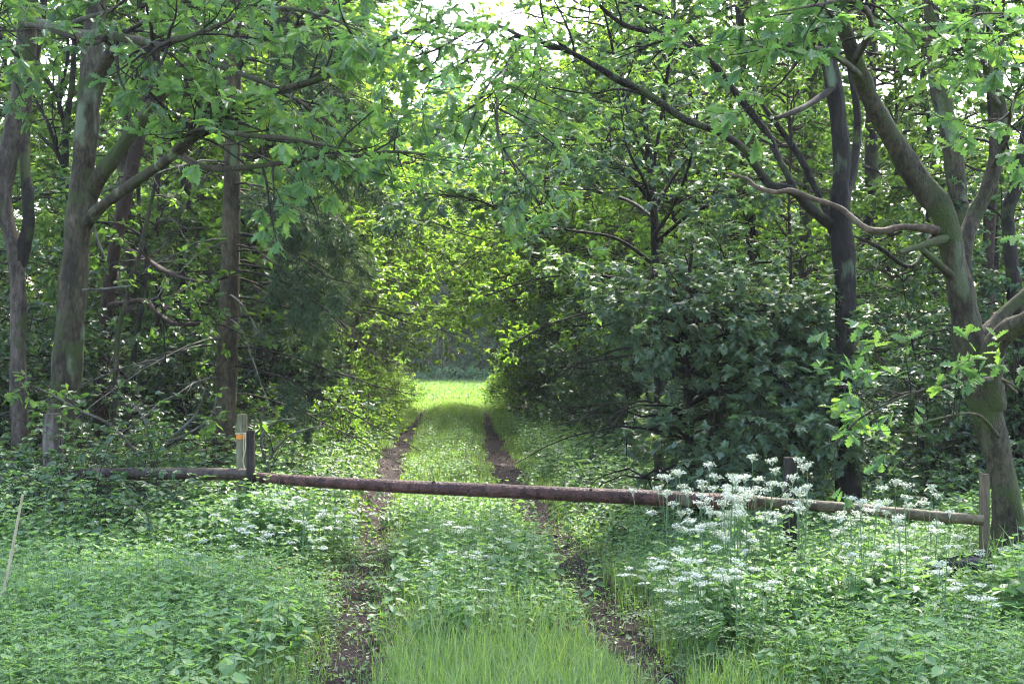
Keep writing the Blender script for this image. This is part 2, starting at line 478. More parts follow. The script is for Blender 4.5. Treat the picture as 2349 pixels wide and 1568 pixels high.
# ------------------------------------------------------------------ trees with a shape of their own
def parts_for(root, limbs, bark, twig_mat, leaf_mat_, style, size, n1, n2, per, seed, L1=(0.6, 1.3), L2=(0.2, 0.45), up=0.12, grav=-0.02, flat=0.6,
              t0=0.25, clear=True, rn=0.5, down=0.15, names=None, barks=None, extra=None, crown_limbs=None, lump=0.075):
    """trunk and limbs as parts, then twigs and a crown grown on them; limbs = [(points, has foliage)]"""
    rng = np.random.default_rng(seed)
    PP, PR = [], []
    for j, (pts, leafy) in enumerate(limbs):
        P, r = limb(pts)
        nm = 'trunk' if j == 0 else ('limb' if names is None else names[j])
        mb = MB(); tubes(mb, P, r, 16 if r.max() > 0.05 else 9, lump, cap=True, rng=rng)
        mb.build(nm, bark if barks is None or barks[j] is None else barks[j], root)
        if leafy:
            a, b = resample(P, r, 24)
            k0 = 0
            if leafy is not True:
                k0 = int(leafy * 23)
            a, b = resample(a[k0:], b[k0:], 24)
            PP.append(a); PR.append(b)
    for P, r in (extra or []):
        a, b = resample(P, r, 24); PP.append(a); PR.append(b)
    crown(root, np.array(PP), np.array(PR), twig_mat, leaf_mat_, style, size, n1, n2, per, rng, L1, L2, up, grav, flat, t0, clear, rn, down)


def crown(root, PP, PR, twig_mat, leaf_mat_, style, size, n1, n2, per, rng, L1=(0.6, 1.3), L2=(0.2, 0.45), up=0.12, grav=-0.02, flat=0.6, t0=0.25,
          clear=True, rn=0.5, down=0.15, spread=1.0, lfall=0.45, ang=(30, 75), shape=None):
    total = np.linalg.norm(np.diff(PP, axis=1), axis=2).sum()
    k1, r1 = kids(PP, PR, max(4, int(total * n1)), t0, 1.0, L1, ang, up, 0.16, grav, 8, flat, 0.55, rng=rng, lfall=lfall, rmax=0.02)
    ends = PP[:, -1]
    len1 = np.linalg.norm(np.diff(k1, axis=1), axis=2).sum()
    k2, r2 = kids(k1, r1, max(8, int(len1 * n2)), 0.15, 1.0, L2, (25, 70), up * 0.6, 0.15, grav, 5, flat, 0.6, rng=rng, lfall=0.3, rmax=0.006)
    if clear:
        k1, r1 = keep(open_lane(k1[:, -1]), k1, r1)
        k2, r2 = keep(open_lane(k2[:, -1]), k2, r2)
    mb = MB()
    tubes(mb, k1, r1, 5, rng=rng); tubes(mb, k2, r2, 3, rng=rng)
    P, T, Nn, s, ti = on_twigs(k2, per, size, spread, down, 1.0, rn, rng=rng)
    if shape is not None:
        P, T, Nn, s, ti = keep(shape(P), P, T, Nn, s, ti)
    mb.mi = 1
    leaves(mb, P, T, Nn, s, style, ti)
    mb.build('crown', [twig_mat, leaf_mat_], root)
    return len(P)


def high_limbs(x, y, z0, z1, spread, n, seed):
    """unseen limbs of the crown above, added to shade the foreground: from the stem at (x, y) between z0 and z1"""
    rng = np.random.default_rng(seed)
    out = []
    for k in range(n):
        z = rng.uniform(z0, z1); a = rng.uniform(-0.35, 3.5); L = spread * rng.uniform(0.6, 1.1) * (1.15 - 0.6 * (z - z0) / (z1 - z0 + 0.01))
        t = np.linspace(0, 1, 8)
        P = np.stack([x + np.cos(a) * L * t, y + np.sin(a) * L * t, z + L * (0.55 * t - 0.15 * t * t)], 1)
        P[1:] += 0.06 * L * rng.standard_normal((7, 3)) * 0.5
        out.append((P, np.linspace(0.05, 0.012, 8)))
    return out


def oak_left():
    b = at(118, 1213, 13.5)
    root = thing('oak_tree', 'grey lichen streaked oak with two limbs forking right, behind the short old post', 'tree', b)
    D = 13.5
    L = [
        ([(116, 1225, D, 42), (124, 1100, D, 35), (148, 900, D, 32), (160, 760, D, 31), (171, 620, D, 30), (181, 510, D, 32), (190, 400, D, 27), (201, 270, D, 26), (210, 170, D, 24), (216, 60, D, 23), (222, -120, D, 19), (240, -420, D, 17), (250, -1200, D, 12), (280, -2100, D, 5)], False),
        ([(176, 560, D, 14), (202, 508, D - .1, 15), (240, 468, D - .4, 12.5), (300, 425, D - .8, 11.5), (370, 375, D - 1.4, 10.5), (415, 345, D - 1.9, 9.5), (480, 285, D - 2.4, 8.5), (535, 245, D - 2.8, 9), (610, 215, D - 3, 8), (750, 175, D - 3.2, 7), (867, 105, D - 3.4, 6), (972, 60, D - 3.5, 4), (1052, 10, D - 3.6, 3)], 0.3),
        ([(184, 500, D, 18), (207, 440, D, 20), (232, 402, D - .1, 18.5), (270, 350, D - .2, 17), (320, 280, D - .4, 16), (370, 215, D - .6, 15), (425, 145, D - .8, 13), (490, 118, D - 1, 13), (575, 95, D - 1.2, 10), (650, 72, D - 1.4, 8), (760, 20, D - 1.6, 6), (900, -60, D - 1.8, 3)], 0.4),
        ([(410, 350, D - 1.8, 9), (440, 372, D - 2.0, 8), (500, 388, D - 2.3, 7), (600, 380, D - 2.7, 6), (700, 366, D - 3, 5), (820, 358, D - 3.2, 5), (900, 348, D - 3.4, 4), (1010, 358, D - 3.6, 2)], 0.2),
        ([(203, 230, D, 22), (222, 190, D, 18), (242, 140, D - .2, 15), (282, 95, D - .5, 12), (350, 40, D - .9, 9), (460, -40, D - 1.4, 6)], 0.3),
        ([(455, 130, D - .9, 8), (540, 165, D - 1.8, 7), (640, 205, D - 2.5, 5), (740, 270, D - 3, 4), (800, 330, D - 3.2, 2)], 0.1),
        ([(430, 150, D - .9, 8), (500, 60, D - 2.2, 7), (600, 20, D - 3, 5), (720, 30, D - 3.5, 4), (820, 70, D - 3.8, 2)], 0.1),
        ([(380, 370, D - 1.5, 8), (450, 300, D - 2.6, 6), (560, 310, D - 3.3, 5), (680, 320, D - 3.7, 4), (780, 340, D - 4, 2)], 0.1),
    ]
    ex = high_limbs(at(255, 0, D)[0], b[1], 6.6, 12, 4.0, 26, 3)
    parts_for(root, L, M['oak_bark'], M['twig'], M['oak_leaf'], 'oak', (0.085, 0.14), 6, 5.5, 8, 11, (0.5, 1.1), (0.16, 0.36), extra=ex)
    # bare stick stubs
    mb = MB()
    for pts in ([(190, 665, 13.4, 3), (245, 662, 13.2, 3), (300, 655, 13, 2)], [(215, 520, 13.4, 3), (228, 560, 13.3, 3), (243, 592, 13.2, 2)]):
        P, r = limb(pts); tubes(mb, P, r, 6, cap=True)
    mb.build('dead_stub', M['dead_twig'], root)


def twin_stem():
    D = 14.2
    b = at(45, 790 + 1.78 * F / D, D)
    root = thing('twisted_tree', 'twisted pinkish trunk with a dark second stem joining low down, at the left edge', 'tree', b)
    L = [
        ([(47, 1200, D, 24), (45, 1000, D, 20), (42, 880, D, 18), (42, 750, D, 17), (40, 640, D, 18), (31, 565, D, 18), (12, 490, D, 17), (9, 425, D, 19), (24, 330, D, 22), (46, 235, D, 24), (58, 130, D, 24), (64, 30, D, 23), (70, -150, D, 18), (85, -500, D, 13), (100, -1000, D, 8), (105, -1300, D, 4)], False),
        ([(42, 610, D, 16), (56, 560, D, 15), (66, 515, D, 14), (65, 460, D, 14), (58, 400, D + .1, 13), (56, 300, D + .4, 12), (66, 180, D + .6, 11), (95, 60, D + .8, 9), (110, -200, D + 1, 4)], 0.6),
        ([(62, 50, D, 14), (95, 55, D - 1, 13), (150, 72, D - 2, 12), (190, 82, D - 2.6, 12), (240, 80, D - 3.1, 11), (300, 90, D - 3.5, 10), (345, 98, D - 3.8, 10), (372, 106, D - 4, 9), (400, 92, D - 4.1, 8), (440, 82, D - 4.3, 6), (520, 50, D - 4.5, 4), (600, 0, D - 4.7, 2)], 0.45),
        ([(140, 70, D - 1.9, 7), (185, 45, D - 2.2, 6), (250, 25, D - 2.8, 5), (330, -30, D - 3.4, 3)], 0.2),
        ([(55, 150, D, 8), (20, 100, D - 1.4, 7), (-20, 60, D - 2.6, 5), (20, 20, D - 4, 3)], 0.3),
    ]
    ex = high_limbs(at(95, 0, D)[0], b[1], 5.6, 9.5, 2.6, 12, 4)
    parts_for(root, L, M['pink_bark'], M['twig'], M['oak_leaf'], 'oak', (0.085, 0.14), 5.5, 5, 8, 12, (0.4, 0.9), (0.16, 0.34), barks=[None, M['dark_bark'], M['oak_bark'], M['oak_bark'], M['oak_bark']], extra=ex)


def oak_right():
    D = 9.6
    b = at(2312, 790 + 1.78 * F / D, D)
    W = 0.88
    root = thing('oak_tree', 'sturdy oak with a leaning stem and thick low limb, beside the cut end post', 'tree', b)
    L = [
        ([(2318, 1400, D, 66), (2315, 1260, D, 52), (2308, 1150, D, 37), (2290, 1050, D, 36), (2264, 950, D, 40), (2240, 860, D, 42), (2221, 781, D, 38), (2209, 700, D, 36), (2195, 626, D, 34), (2180, 551, D, 32), (2158, 480, D, 31), (2106, 415, D, 30), (2065, 350, D, 29), (2025, 280, D - .1, 27), (1992, 215, D - .2, 24), (1962, 140, D - .4, 20), (1935, 60, D - .6, 16), (1900, -80, D - .9, 11), (1880, -300, D - 1, 10), (1890, -1000, D - 1, 8), (1890, -1900, D - 1, 4)], 0.9),
        ([(2204, 640, D + .1, 22), (2212, 560, D + .2, 22), (2236, 490, D + .3, 21), (2266, 430, D + .3, 20), (2287, 365, D + .3, 19), (2299, 300, D + .3, 18), (2290, 235, D + .3, 17), (2267, 165, D + .2, 15), (2250, 75, D, 13), (2240, -60, D, 10), (2260, -300, D, 5)], 0.8),
        ([(2272, 930, D, 40), (2272, 850, D - .1, 34), (2284, 790, D - .2, 31), (2315, 755, D - .3, 29), (2360, 735, D - .4, 26), (2430, 700, D - .6, 22), (2520, 600, D - .8, 15), (2600, 450, D - 1, 8)], 0.6),
        ([(2235, 850, D + .1, 20), (2252, 775, D + .2, 18), (2290, 730, D + .3, 16), (2349, 676, D + .4, 15), (2430, 600, D + .6, 12), (2520, 480, D + .8, 6)], 0.6),
        ([(2160, 530, D, 13), (2122, 524, D - .1, 11), (2065, 521, D - .1, 9), (2030, 530, D - .1, 10), (1992, 526, D - .1, 8), (1956, 501, D, 8.5), (1926, 477, D + .1, 8), (1864, 455, D + .2, 7), (1814, 437, D + .3, 7.5), (1779, 441, D + .4, 6), (1736, 430, D + .5, 6), (1714, 410, D + .6, 4), (1672, 399, D + .7, 3)], False),
        ([(2180, 545, D, 12), (2150, 553, D - .2, 11), (2105, 566, D - .4, 9), (2062, 580, D - .6, 8)], False),
        ([(2190, 640, D, 12), (2160, 612, D - .2, 11), (2115, 573, D - .5, 8)], False),
        ([(2140, 540, D, 9), (2090, 612, D - .2, 6), (2015, 566, D - .3, 5), (1958, 541, D - .3, 3)], False),
        ([(2275, 868, D - .4, 7), (2180, 885, D - .9, 5), (2090, 903, D - 1.1, 4), (1990, 948, D - 1.2, 3), (1945, 985, D - 1.2, 3), (1905, 1030, D - 1.2, 2)], 0.35),
        ([(2290, 1000, D - .4, 6), (2240, 950, D - 1, 4), (2150, 960, D - 1.4, 3), (2070, 990, D - 1.5, 2)], 0.3),
        ([(2330, 900, D - .5, 6), (2300, 870, D - 1, 4), (2350, 900, D - 1.3, 3), (2400, 940, D - 1.5, 2)], 0.3),
        ([(1975, 175, D - .3, 10), (1920, 130, D - 1, 9), (1860, 110, D - 1.8, 7), (1780, 120, D - 2.6, 4), (1720, 90, D - 3, 2)], 0.15),
        ([(1960, 140, D - .4, 10), (2000, 60, D - 1.4, 9), (1960, 0, D - 2.4, 7), (1880, 10, D - 3.2, 5), (1780, 30, D - 3.5, 2)], 0.15),
        ([(2290, 240, D + .3, 9), (2250, 180, D - .9, 8), (2220, 110, D - 1.9, 6), (2230, 40, D - 2.8, 4), (2300, 30, D - 3.3, 2)], 0.2),
        ([(2280, 380, D + .3, 8), (2310, 320, D - .9, 6), (2320, 250, D - 1.9, 5), (2350, 180, D - 2.6, 3)], 0.2),
        ([(1930, 60, D - .6, 8), (1860, -20, D - 1.4, 7), (1780, -20, D - 2.2, 5), (1700, 30, D - 2.8, 2)], 0.15),
    ]
    L = [([(x, y, d, w * W) for x, y, d, w in q], k) for q, k in L]
    ba = [None] * len(L)
    ba[4] = M['bare_limb']; ba[7] = M['dark_bark']
    ex = high_limbs(at(1890, 0, D - 1)[0], D - 1, 5.2, 8.6, 3.2, 20, 5)
    parts_for(root, L, M['pale_bark'], M['twig'], M['oak_leaf'], 'oak', (0.065, 0.115), 7, 6, 8, 13, (0.4, 0.85), (0.15, 0.32), barks=ba, extra=ex)


def arching_tree():
    D = 12.3
    b = at(1942, 790 + 1.78 * F / D, D)
    root = thing('arching_tree', 'dark straight tree with pale lichen stripe and long limbs arching over the track', 'tree', b)
    L = [
        ([(1944, 1265, D, 33), (1943, 1140, D, 29), (1946, 1000, D, 25), (1938, 890, D, 24), (1940, 781, D, 23), (1937, 640, D, 23), (1930, 530, D, 24), (1927, 450, D, 21), (1931, 375, D, 20), (1921, 265, D, 20), (1909, 180, D, 19), (1893, 80, D, 17), (1880, -100, D, 14), (1870, -450, D, 12), (1850, -1200, D, 9), (1850, -2200, D, 4)], False),
        ([(1924, 545, D, 14), (1908, 518, D, 13), (1884, 500, D - .1, 12), (1854, 474, D - .2, 12), (1829, 446, D - .3, 11), (1800, 430, D - .3, 10), (1764, 422, D - .4, 9), (1734, 380, D - .5, 9), (1704, 340, D - .6, 9), (1654, 306, D - .7, 9), (1604, 286, D - .8, 8), (1563, 270, D - .9, 8), (1483, 215, D - 1, 8), (1413, 180, D - 1.1, 8), (1308, 120, D - 1.3, 6), (1198, 85, D - 1.5, 5), (1160, 95, D - 1.6, 3)], 0.7),
        ([(1826, 440, D - .3, 8), (1804, 395, D - .2, 8), (1784, 358, D - .1, 8), (1764, 312, D, 8), (1744, 285, D, 8), (1709, 240, D, 8), (1669, 190, D - .1, 8), (1639, 150, D - .2, 8), (1594, 118, D - .3, 7), (1567, 103, D - .4, 7), (1493, 75, D - .6, 6), (1428, 55, D - .8, 5), (1373, 10, D - 1, 4), (1320, -60, D - 1.1, 3)], 0.3),
        ([(1905, 500, D, 8), (1879, 450, D + .1, 8), (1844, 375, D + .2, 8), (1804, 315, D + .3, 7), (1779, 282, D + .3, 6), (1740, 230, D + .4, 4)], 0.5),
        ([(1936, 470, D, 13), (1948, 425, D + .2, 11), (1960, 375, D + .3, 10), (1967, 300, D + .4, 9), (1964, 240, D + .4, 8), (1945, 120, D + .5, 6), (1930, -100, D + .6, 3)], 0.5),
        ([(1914, 200, D, 8), (1864, 235, D - .4, 7), (1824, 255, D - .7, 6), (1779, 272, D - .9, 5)], False),
        ([(1308, 120, D - 1.3, 5), (1260, 70, D - 1.4, 4), (1240, 10, D - 1.5, 3), (1250, -60, D - 1.5, 2)], True),
        ([(1290, 112, D - 1.3, 4), (1230, 110, D - 1.5, 3), (1240, 170, D - 1.6, 3), (1225, 230, D - 1.7, 2)], True),
        ([(1198, 85, D - 1.5, 5), (1140, 60, D - 2.4, 4), (1080, 70, D - 3.2, 3), (1010, 110, D - 3.7, 3), (950, 130, D - 3.9, 2)], 0.25),
        ([(1198, 85, D - 1.5, 4), (1165, 150, D - 2.6, 4), (1140, 240, D - 3.5, 3), (1150, 330, D - 4.1, 3), (1200, 400, D - 4.5, 2), (1250, 450, D - 4.7, 2)], 0.3),
        ([(1145, 250, D - 3.5, 3), (1200, 280, D - 4, 2), (1270, 330, D - 4.3, 2)], True),
        ([(1140, 60, D - 2.4, 3), (1090, 120, D - 3, 3), (1040, 160, D - 3.3, 2), (985, 185, D - 3.5, 2)], True),
        ([(1080, 70, D - 3.2, 3), (1030, 55, D - 3.4, 2), (960, 85, D - 3.6, 2), (925, 130, D - 3.6, 1.5)], True),
        ([(1110, 65, D - 2.8, 3), (1120, 110, D - 3.1, 2), (1100, 170, D - 3.3, 2), (1075, 210, D - 3.4, 1.5)], True),
        ([(1165, 150, D - 2.6, 3), (1110, 210, D - 3.1, 2), (1080, 290, D - 3.4, 2), (1060, 350, D - 3.5, 1.5)], True),
        ([(1010, 110, D - 3.7, 2), (1000, 140, D - 3.8, 2), (965, 165, D - 3.9, 1.5)], True),
        ([(1198, 85, D - 1.5, 3), (1180, 120, D - 1.9, 2), (1150, 165, D - 2.2, 1.5)], True),
        ([(1639, 150, D - .2, 5), (1560, 60, D - .3, 4), (1480, 20, D - .4, 4), (1400, 0, D - .5, 3)], 0.3),
        ([(1520, 235, D - 1, 4), (1430, 205, D - .8, 3), (1350, 215, D - .6, 2), (1260, 200, D - .5, 2)], True),
    ]
    ex = high_limbs(at(1858, 0, D)[0], b[1], 6.0, 12, 4.0, 26, 6)
    parts_for(root, L, M['streaked_bark'], M['twig'], M['oak_leaf'], 'oak', (0.06, 0.1), 5.2, 5.5, 7, 14, (0.4, 0.9), (0.15, 0.35),
              barks=[None] + [M['dark_bark']] * 18, extra=ex)


def simple_trunk(name, label, pts, bark, foliage, seed, limbs=(), hl=None, leaf='wood_leaf', style='ovate', size=(0.06, 0.1), n1=4, n2=5, per=7, cat='tree'):
    x, y, D, w = pts[0]
    root = thing(name, label, cat, at(x, 790 + 1.78 * F / D, D))
    L = [(pts, foliage)] + [(l, True) for l in limbs]
    ex = None
    if hl:      # the stem goes on up, unseen, to carry the crown added overhead for shade
        px, py, Y, wd = pts[-1]
        up = HZ - (hl[3] - EYE) / Y * F
        L[0] = (pts[:-1] + [(px, py, Y, wd * 1.15), (px, (py + up) / 2, Y, wd), (px, up, Y, wd * 0.5)], foliage)
        hl = (at(px, 0, Y)[0], Y) + hl[2:]
        ex = high_limbs(*hl)
    parts_for(root, L, M[bark], M['twig'], M[leaf], style, size, n1, n2, per, seed, (0.5, 1.2), (0.2, 0.4), extra=ex)
    return root


oak_left(); twin_stem(); oak_right(); arching_tree()

D = 17
simple_trunk('leaning_tree', 'reddish dark trunk leaning right just behind the lichen streaked oak', [(232, 1130, D, 19), (236, 900, D, 17), (241, 761, D, 16), (260, 590, D, 15), (288, 450, D, 14), (312, 345, D, 14), (343, 195, D, 13), (358, 110, D, 12), (380, -150, D, 8)], 'red_bark', 0.6, 21,
             limbs=[[(250, 700, D - .1, 7), (285, 695, D - .4, 6), (330, 690, D - .8, 6), (365, 720, D - 1.2, 6), (400, 742, D - 1.6, 5), (470, 742, D - 2, 4), (520, 730, D - 2.2, 2)],
                    [(290, 570, D - .2, 5), (330, 590, D - 1, 5), (375, 620, D - 1.8, 5), (430, 640, D - 2.4, 4), (485, 645, D - 3, 3), (560, 620, D - 3.4, 2)]],
             hl=(-4.4, 17, 5.5, 9, 2.4, 10, 31))
D = 18.5
simple_trunk('forked_tree', 'slender black stem with antler like forks half hidden behind the lichen streaked oak', [(146, 1100, D, 10), (148, 800, D, 9), (149, 420, D, 8), (152, 291, D, 8), (165, 194, D, 7), (170, 97, D, 6), (180, -100, D, 4)], 'dark_bark', 0.7, 22,
             limbs=[[(151, 300, D, 6), (132, 226, D, 5), (119, 200, D, 5), (94, 161, D, 4), (84, 113, D, 3)], [(138, 240, D, 4), (142, 194, D, 4), (155, 136, D, 4), (155, 60, D, 3)],
                    [(147, 380, D, 5), (126, 342, D, 5), (107, 326, D, 4), (74, 291, D, 3)], [(146, 390, D, 5), (113, 291, D, 4), (97, 258, D, 4), (77, 220, D, 3)]],
             hl=(-5.6, 18.5, 5.5, 9, 2.2, 8, 32))
D = 15.5
simple_trunk('sapling', 'thin pale sapling leaning between the reddish trunk and the spruce', [(262, 1130, D, 7), (268, 800, D, 6), (290, 690, D, 6), (318, 590, D, 6), (345, 470, D, 5), (362, 400, D, 4), (380, 300, D, 3)], 'oak_bark', 0.5, 23)
D = 17.5
simple_trunk('pine_tree', 'reddish bare trunk rising behind the cut end post and the sturdy oak', [(2256, 1130, D, 17), (2258, 900, D, 14), (2262, 725, D, 13), (2266, 600, D, 13), (2272, 480, D, 13), (2284, 270, D, 12), (2292, 100, D, 11), (2300, -300, D, 7)], 'red_bark', 0.7, 24, hl=(6.1, 17.5, 5.6, 9, 2.4, 10, 33))
D = 15.5
simple_trunk('grey_tree', 'greyish trunk between the two stems of the sturdy oak', [(2225, 1160, D, 26), (2215, 800, D, 24), (2203, 510, D, 22), (2192, 400, D, 21), (2172, 280, D, 20), (2150, 180, D, 19), (2138, 40, D, 17), (2120, -300, D, 10)], 'oak_bark', 0.75, 25, hl=(5.0, 15.5, 5.2, 9, 2.6, 10, 34))
D = 25
simple_trunk('dark_trunk', 'far dark trunk showing between the arching tree and the sturdy oak', [(2003, 1020, D, 17), (2001, 700, D, 16), (2000, 475, D, 15), (2000, 350, D, 14), (1998, 100, D, 11), (1998, -100, D, 7)], 'dark_bark', 0.6, 26, hl=(6.4, 25, 6, 10, 3, 10, 35))
D = 22
simple_trunk('dark_trunk', 'far dark trunk behind the crossing of the arching limbs', [(1745, 1050, D, 16), (1740, 800, D, 16), (1730, 590, D, 15), (1712, 430, D, 14), (1706, 280, D, 13), (1700, 100, D, 10), (1690, -100, D, 6)], 'dark_bark', 0.6, 27, hl=(3.6, 22, 6, 10, 3, 10, 36))
D = 20.5
simple_trunk('dark_trunk', 'slim dark trunk half hidden between the reddish trunk and the spruce', [(420, 1070, D, 16), (424, 800, D, 15), (425, 560, D, 14), (430, 300, D, 12), (440, 0, D, 9), (450, -100, D, 6)], 'dark_bark', 0.6, 28, hl=(-4.7, 20.5, 6, 10, 3, 10, 37))
D = 14.5
simple_trunk('edge_tree', 'trunk cut by the picture edge to the right of the sturdy oak', [(2352, 1190, D, 20), (2350, 1000, D, 19), (2345, 800, D, 17), (2312, 520, D, 15), (2330, 430, D, 14), (2350, 330, D, 13), (2390, 100, D, 10), (2400, -200, D, 6)], 'dark_bark', 0.5, 29, hl=(5.4, 14.5, 5, 9, 2.4, 8, 38))


def sprig(label, pts_list, seed, tint_mat='wood_leaf'):
    x, y, D, w = pts_list[0][0]
    p = at(x, y, D)
    root = thing('oak_sapling', label, 'sapling', (p[0], p[1], float(gz(p[0], p[1]))))
    parts_for(root, [(q, 0.35) for q in pts_list], M['dead_twig'], M['twig'], M[tint_mat], 'oak', (0.06, 0.1), 7, 6, 6, seed, (0.2, 0.45), (0.1, 0.22))


sprig('yellow green oak sapling spreading thin crooked twigs between the old post and the spruce', [
    [(330, 1230, 12.9, 5), (345, 1080, 12.8, 4), (390, 1010, 12.6, 4), (450, 950, 12.4, 3), (470, 890, 12.3, 2)],
    [(345, 1080, 12.8, 4), (260, 980, 12.7, 3), (180, 940, 12.6, 3), (110, 900, 12.5, 2), (60, 880, 12.4, 1)],
    [(350, 1060, 12.8, 4), (330, 960, 12.7, 3), (280, 910, 12.6, 2), (220, 880, 12.6, 1)],
    [(390, 1010, 12.6, 3), (420, 1000, 12.4, 3), (480, 960, 12.2, 2), (500, 900, 12.1, 1)]], 45)
sprig('low yellow green oak sprig reaching right from behind the banded post', [
    [(600, 1230, 12.6, 4), (610, 1080, 12.5, 4), (650, 1010, 12.4, 3), (700, 985, 12.3, 2), (760, 975, 12.2, 1)],
    [(608, 1060, 12.5, 3), (600, 1000, 12.4, 3), (640, 965, 12.3, 2), (680, 962, 12.2, 1)]], 46)


# spruce -----------------------------------------------------------
def spruce(label, base, top_off, h, r0, seed, zlo, side, nb, scale=1.0, twig_density=1.0):
    rng = np.random.default_rng(seed)
    root = thing('spruce_tree', label, 'tree', base)
    bx, by, _ = base
    n = 24
    t = np.linspace(0, 1, n)
    P = np.stack([bx + top_off * t ** 0.8 + 0.02 * np.sin(t * 9), by + 0.0 * t, -0.05 + h * t], 1)
    r = r0 * (1 - 0.93 * t) * (1 + 0.25 * np.exp(-t * 40))
    mb = MB(); tubes(mb, P, r, 16, 0.03, rng=rng); mb.build('trunk', M['spruce_bark'], root)
    dead, deadr, live, liver = [], [], [], []
    for i in range(nb):
        z = rng.uniform(zlo, h * 0.97)
        k = np.interp(z / h, t, np.arange(n)); x0 = np.interp(k, np.arange(n), P[:, 0])
        a = rng.uniform(0, 6.283)
        L = scale * (2.5 * (1 - z / h) ** 0.7 + 0.25) * rng.uniform(0.8, 1.1)
        s = np.linspace(0, 1, 10)
        dz = 0.12 * L * s - (0.45 + 0.25 * rng.random()) * L * s ** 1.6 + 0.12 * L * s ** 4
        B = np.stack([x0 + np.cos(a) * L * s, by + np.sin(a) * L * s, z + dz], 1)
        B[1:] += 0.012 * rng.standard_normal((9, 3))
        br = np.linspace(0.014, 0.004, 10)
        bare = z < 6.5 and np.cos(a) < 0.4
        if bare and rng.random() < 0.12: continue
        (dead if bare else live).append(B); (deadr if bare else liver).append(br)
    for i in range(26 if side else 0):      # the green side hangs over the verge in full boughs
        z = rng.uniform(2.6, 8.0); a = rng.uniform(-0.85, 0.75); L = scale * rng.uniform(1.7, 2.75) * (1.05 - 0.05 * z)
        s = np.linspace(0, 1, 10)
        x0 = np.interp(np.interp(z / h, t, np.arange(n)), np.arange(n), P[:, 0])
        B = np.stack([x0 + np.cos(a) * L * s, by + np.sin(a) * L * s, z + 0.1 * L * s - 0.6 * L * s ** 1.7], 1)
        B[1:] += 0.012 * rng.standard_normal((9, 3))
        live.append(B); liver.append(np.linspace(0.014, 0.004, 10))
    mb = MB()
    if dead:
        dead, deadr = np.array(dead), np.array(deadr)
        tubes(mb, dead, deadr, 5)
        d2, r2 = kids(dead, deadr, len(dead) * 13, 0.2, 1, (0.2, 0.8), (25, 60), -0.15, 0.22, -0.05, 6, 0.5, 0.5, rng=rng)
        tubes(mb, d2, r2, 4)
        d3, r3 = kids(d2, r2, len(d2) * 3, 0.2, 1, (0.1, 0.3), (25, 60), -0.1, 0.25, -0.04, 4, 0.7, 0.6, rng=rng)
        tubes(mb, d3, r3, 3)
        mb.build('dead_branches', M['dead_twig'], root)
    live, liver = np.array(live), np.array(liver)
    mb = MB(); tubes(mb, live, liver, 5)
    d2, r2 = kids(live, liver, int(len(live) * 13 * twig_density), 0.3, 1, (0.3, 0.75), (35, 70), -0.45, 0.08, -0.16, 7, 0.25, 0.5, rng=rng, lfall=0.35)
    tubes(mb, d2, r2, 3)
    mb.build('branches', M['twig'], root)
    d3, r3 = kids(d2, r2, int(len(d2) * 6), 0.05, 1, (0.08, 0.2), (30, 55), -0.15, 0.08, -0.1, 4, 0.5, 0.5, rng=rng, lfall=0.3)
    allp = np.concatenate([resample_all(d2, 4), d3])
    m = open_lane(allp[:, -1])
    allp = allp[m]
    P_, T, Nn, s, ti = on_twigs(allp, 15, (0.06, 0.11), 0.75, 0.05, 0.3, 1.0, 0.02, 1.0, rng=rng)
    mb = MB(); leaves(mb, P_, T, Nn, s, 'needle', ti)
    mb.build('needles', M['spruce_needle'], root)
    return len(P_)


def resample_all(P, S):
    i = np.linspace(0, P.shape[1] - 1, S).round().astype(int)
    return P[:, i]


b = at(503, 790 + 1.78 * F / 16.3, 16.3)
spruce('old spruce with bare drooping lower twigs and hanging grey green sprays beside the track', (b[0], b[1], 0), 0.38, 13, 0.14, 41, 1.2, 1, 85)


